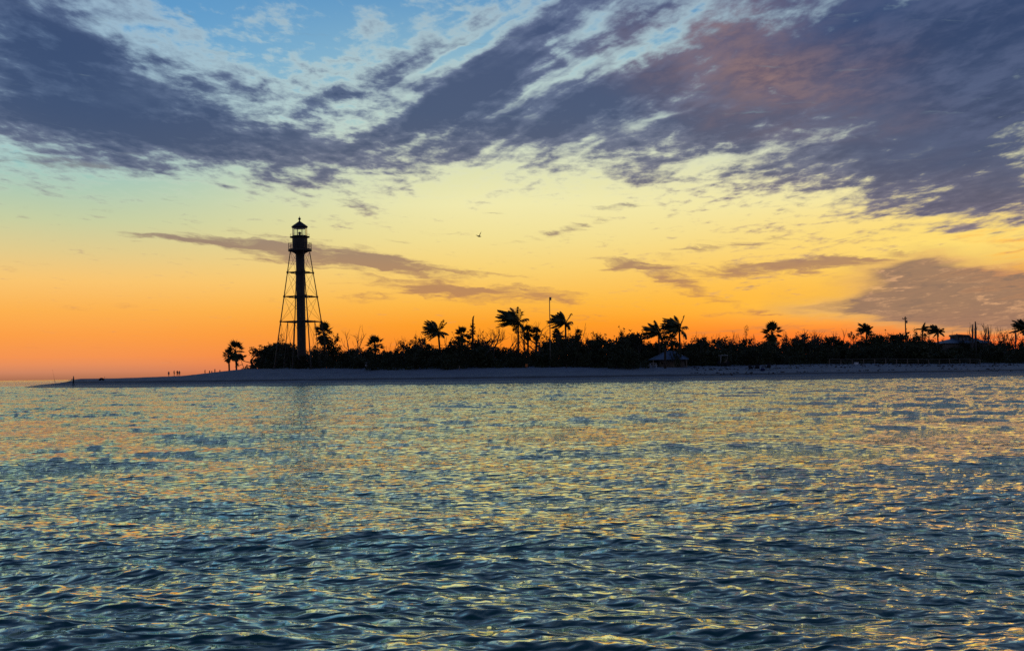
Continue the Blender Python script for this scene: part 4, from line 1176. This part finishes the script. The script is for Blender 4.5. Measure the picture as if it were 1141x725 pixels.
# ------------------------------------------------------------------ people
def clothes(name, top, legs):
    mt = bpy.data.materials.new(name); mt.use_nodes = True
    g = G(mt.node_tree); b = g.n['Principled BSDF']
    sp = g.new('ShaderNodeSeparateXYZ'); g.put(sp.inputs[0], g.new('ShaderNodeTexCoord').outputs['Object'])
    z = sp.outputs[2]
    c = g.mix(g.m('GREATER_THAN', z, .88), legs, top)
    c = g.mix(g.m('GREATER_THAN', z, 1.45), c, (.3, .18, .12))
    c = g.mix(g.m('GREATER_THAN', z, 1.64), c, (.03, .022, .018))
    c = g.mix(g.m('LESS_THAN', z, .07), c, (.02, .02, .02))
    g.put(b.inputs['Base Color'], c); b.inputs['Roughness'].default_value = .8
    return mt

def person(loc, rz, label, mat, arms, stride=.12, height=1.0, group=None, lean=0.0):
    """one skinned body; arms = ((elbow, hand) left, (elbow, hand) right) in body coordinates, facing -Y"""
    V, E, Rd = [], [], []
    def v(p, r, parent=None):
        V.append(p); Rd.append(r)
        if parent is not None: E.append((parent, len(V) - 1))
        return len(V) - 1
    pel = v((0, 0, .95), (.15, .11))
    wa = v((0, lean * .2, 1.1), (.13, .1), pel); ch = v((0, lean * .6, 1.3), (.165, .115), wa); nk = v((0, lean, 1.46), (.065, .06), ch)
    hd = v((0, lean - .02, 1.58), (.085, .095), nk); tp = v((0, lean - .01, 1.7), (.075, .085), hd); v((0, lean - .11, 1.58), (.022, .02), hd)
    for sg, (el, ha) in zip((-1, 1), arms):
        sh = v((sg * .19, lean * .7, 1.38), (.065, .06), ch); e = v(el, (.045, .045), sh); w = v(ha, (.034, .034), e)
        d = (Vector(ha) - Vector(el)).normalized(); a = v(tuple(Vector(ha) + d * .09), (.04, .025), w)
        for q in (-.02, 0, .02): v(tuple(Vector(ha) + d * .18 + Vector((q, 0, -.01))), (.011, .011), a)
        v(tuple(Vector(ha) + d * .1 + Vector((0, -.05, 0))), (.012, .012), w)
    for sg in (-1, 1):
        y = sg * stride
        hip = v((sg * .1, 0, .88), (.1, .1), pel); kn = v((sg * .11, y * .5 - .03, .48), (.065, .065), hip); an = v((sg * .11, y, .09), (.045, .045), kn)
        v((sg * .12, y - .16, .035), (.045, .03), an)
    me = bpy.data.meshes.new('person'); me.from_pydata(V, E, []); me.materials.append(mat)
    o = link(me, 'person'); o.location = loc; o.rotation_euler = (0, 0, rz); o.scale = (height,) * 3
    sk = o.modifiers.new('skin', 'SKIN'); sk.use_smooth_shade = True
    for d, r in zip(me.skin_vertices[0].data, Rd): d.radius = (r[0] * 1.18, r[1] * 1.18); d.use_root = False
    me.skin_vertices[0].data[0].use_root = True
    ss = o.modifiers.new('smooth', 'SUBSURF'); ss.levels = 1; ss.render_levels = 1
    return tag(o, label, 'person', group)

DOWN = (((-.25, .03, 1.1), (-.25, -.04, .86)), ((.25, .03, 1.1), (.25, -.04, .86)))
HOLD = (((-.26, -.02, 1.12), (-.1, -.26, 1.05)), ((.26, -.02, 1.12), (.1, -.28, 1.12)))
HIPS = (((-.4, .06, 1.14), (-.2, -.04, .98)), ((.25, .03, 1.1), (.24, -.05, .86)))
CL = {'dark': clothes('dark_clothes', (.03, .03, .035), (.025, .025, .03)), 'blue': clothes('blue_clothes', (.02, .035, .16), (.03, .03, .04)), 'grey': clothes('grey_clothes', (.12, .11, .1), (.08, .06, .05)), 'teal': clothes('teal_clothes', (.02, .07, .13), (.03, .03, .035))}
def ped(u, D): return stand(u, D, 418)
person(ped(82, 204), R(-60), 'lone person in dark clothes standing with arms forward on the sand spit', CL['dark'], HOLD, .1)
GP = 'people walking along the far beach'
person(ped(188, 345), R(200), 'person in a blue top, leftmost of the four standing together on the far beach', CL['blue'], DOWN, .14, .93, GP)
person(ped(194, 348), R(80), 'tall slim person, second from left of the four together on the far beach', CL['grey'], DOWN, .05, 1.06, GP)
person(ped(197.6, 346), R(10), 'person with an elbow out, hand on hip, third of the four on the far beach', CL['dark'], HIPS, .1, 1.03, GP)
person(ped(199.9, 344), R(-10), 'person in a dark teal top, rightmost of the four together on the far beach', CL['teal'], DOWN, .12, 1.0, GP)
person(ped(228.4, 320), R(90), 'lone slim person standing on the far beach between the four and the palms', CL['dark'], DOWN, .06, .97)

def rod():
    D = 228.0; p = stand(61.3, D, 422); tz = z_at(58.4, 411.5, D) - p.z; tx = at(58.4, 411.5, D).x - p.x
    t = thing('fishing_rod', p, 'thin fishing rod propped upright in the sand left of the lone person', 'fishing rod')
    m_ = MB(); m_.tube([(0, 0, .3), (tx * .4, 0, tz * .5), (tx, 0, tz)], [.022, .016, .008], 6); m_.build('rod', MT['dark'], t)
    m_ = MB(); m_.tube([(.02, 0, -.2), (0, 0, .6)], .035, 8); m_.build('rod_holder', MT['white'], t)
    m_ = MB(); m_.lathe([(0, -.05), (.06, -.05), (.06, .05), (0, .05)], 10, (.02, -.08, .75)); m_.build('reel', MT['steel'], t)
rod()
def wagon():
    p = stand(113.3, 226, 420)
    t = thing('beach_wagon', p, 'low dark loaded beach wagon with raised handle on the sand crest', 'wagon')
    m_ = MB(); m_.add([(-.5, -.25, .18), (.4, -.25, .18), (.4, .25, .18), (-.5, .25, .18), (-.52, -.28, .34), (.42, -.28, .4), (.42, .28, .4), (-.52, .28, .34)], [(0,3,2,1),(4,5,6,7),(0,1,5,4),(1,2,6,5),(2,3,7,6),(3,0,4,7)]); m_.build('body', MT['dark'], t)
    m_ = MB(); m_.lathe([(.4, 0), (.38, .1), (.22, .2), (0, .23)], 12, (-.05, 0, .36)); m_.build('load', MT['navy'], t, True)
    for x in (-.36, .28):
        for y in (-.28, .28):
            q = MB(); q.lathe([(.02, -.03), (.12, -.03), (.13, 0), (.12, .03), (.02, .03)], 12); w = q.build('wheel', MT['rubber'], t); w.location = (x, y, .13); w.rotation_euler = (PI / 2, 0, 0)
    m_ = MB(); m_.tube([(.4, 0, .3), (.62, 0, .72)], .025, 6); m_.tube([(.62, -.12, .72), (.62, .12, .72)], .035, 6); m_.build('handle', MT['dark'], t)
wagon()

# ------------------------------------------------------------------ bird
def bird():
    D = 150.0; p = at(534, 263.3, D)
    b = MB()
    prof = [(0, -.34), (.03, -.3), (.075, -.2), (.1, -.02), (.085, .12), (.05, .2), (.055, .26), (.035, .31), (.012, .35), (0, .4)]
    b.lathe(prof, 10)
    b.v = [(x, z, y) for x, y, z in b.v]                       # along Y
    b.v = [(.75 * y + .2 * x, .6 * y - x * .9, z) for x, y, z in b.v]
    def wing(pts):
        up = [(x, y, z + .018) for x, y, z in pts]; lo = [(x, y, z - .012) for x, y, z in pts]; n = len(pts) // 2
        f = []
        for i in range(n - 1):
            a, c, d, e = i, i + 1, 2 * n - 2 - i, 2 * n - 1 - i; k = 2 * n
            f += [(a, c, d, e), (k + e, k + d, k + c, k + a), (a, k + a, k + c, c), (e, d, k + d, k + e)]
        f += [(0, 2 * n - 1, 4 * n - 1, 2 * n), (n - 1, 3 * n - 1, 3 * n, n)]
        b.add(up + lo, f)
    wing([(.02, -.08, .03), (.12, -.1, .2), (.22, -.1, .4), (.27, -.04, .58), (.24, .02, .57), (.1, .14, .36), (.0, .16, .18), (-.05, .12, .03)])
    wing([(-.02, -.1, .02), (-.18, -.14, .1), (-.34, -.14, .14), (-.47, -.06, .15), (-.46, -.02, .15), (-.3, .08, .12), (-.16, .12, .08), (-.06, .12, .02)])
    b.add([(-.25, -.22, .0), (-.2, -.16, .015), (-.38, -.2, .01), (-.32, -.34, .01)], [(0, 1, 2), (0, 3, 1), (0, 2, 3), (1, 3, 2)])
    o = b.build('flying_bird', MT['feather'], None, True); o.location = p; tag(o, 'dark bird flying with wings raised over the palms', 'bird')
bird()
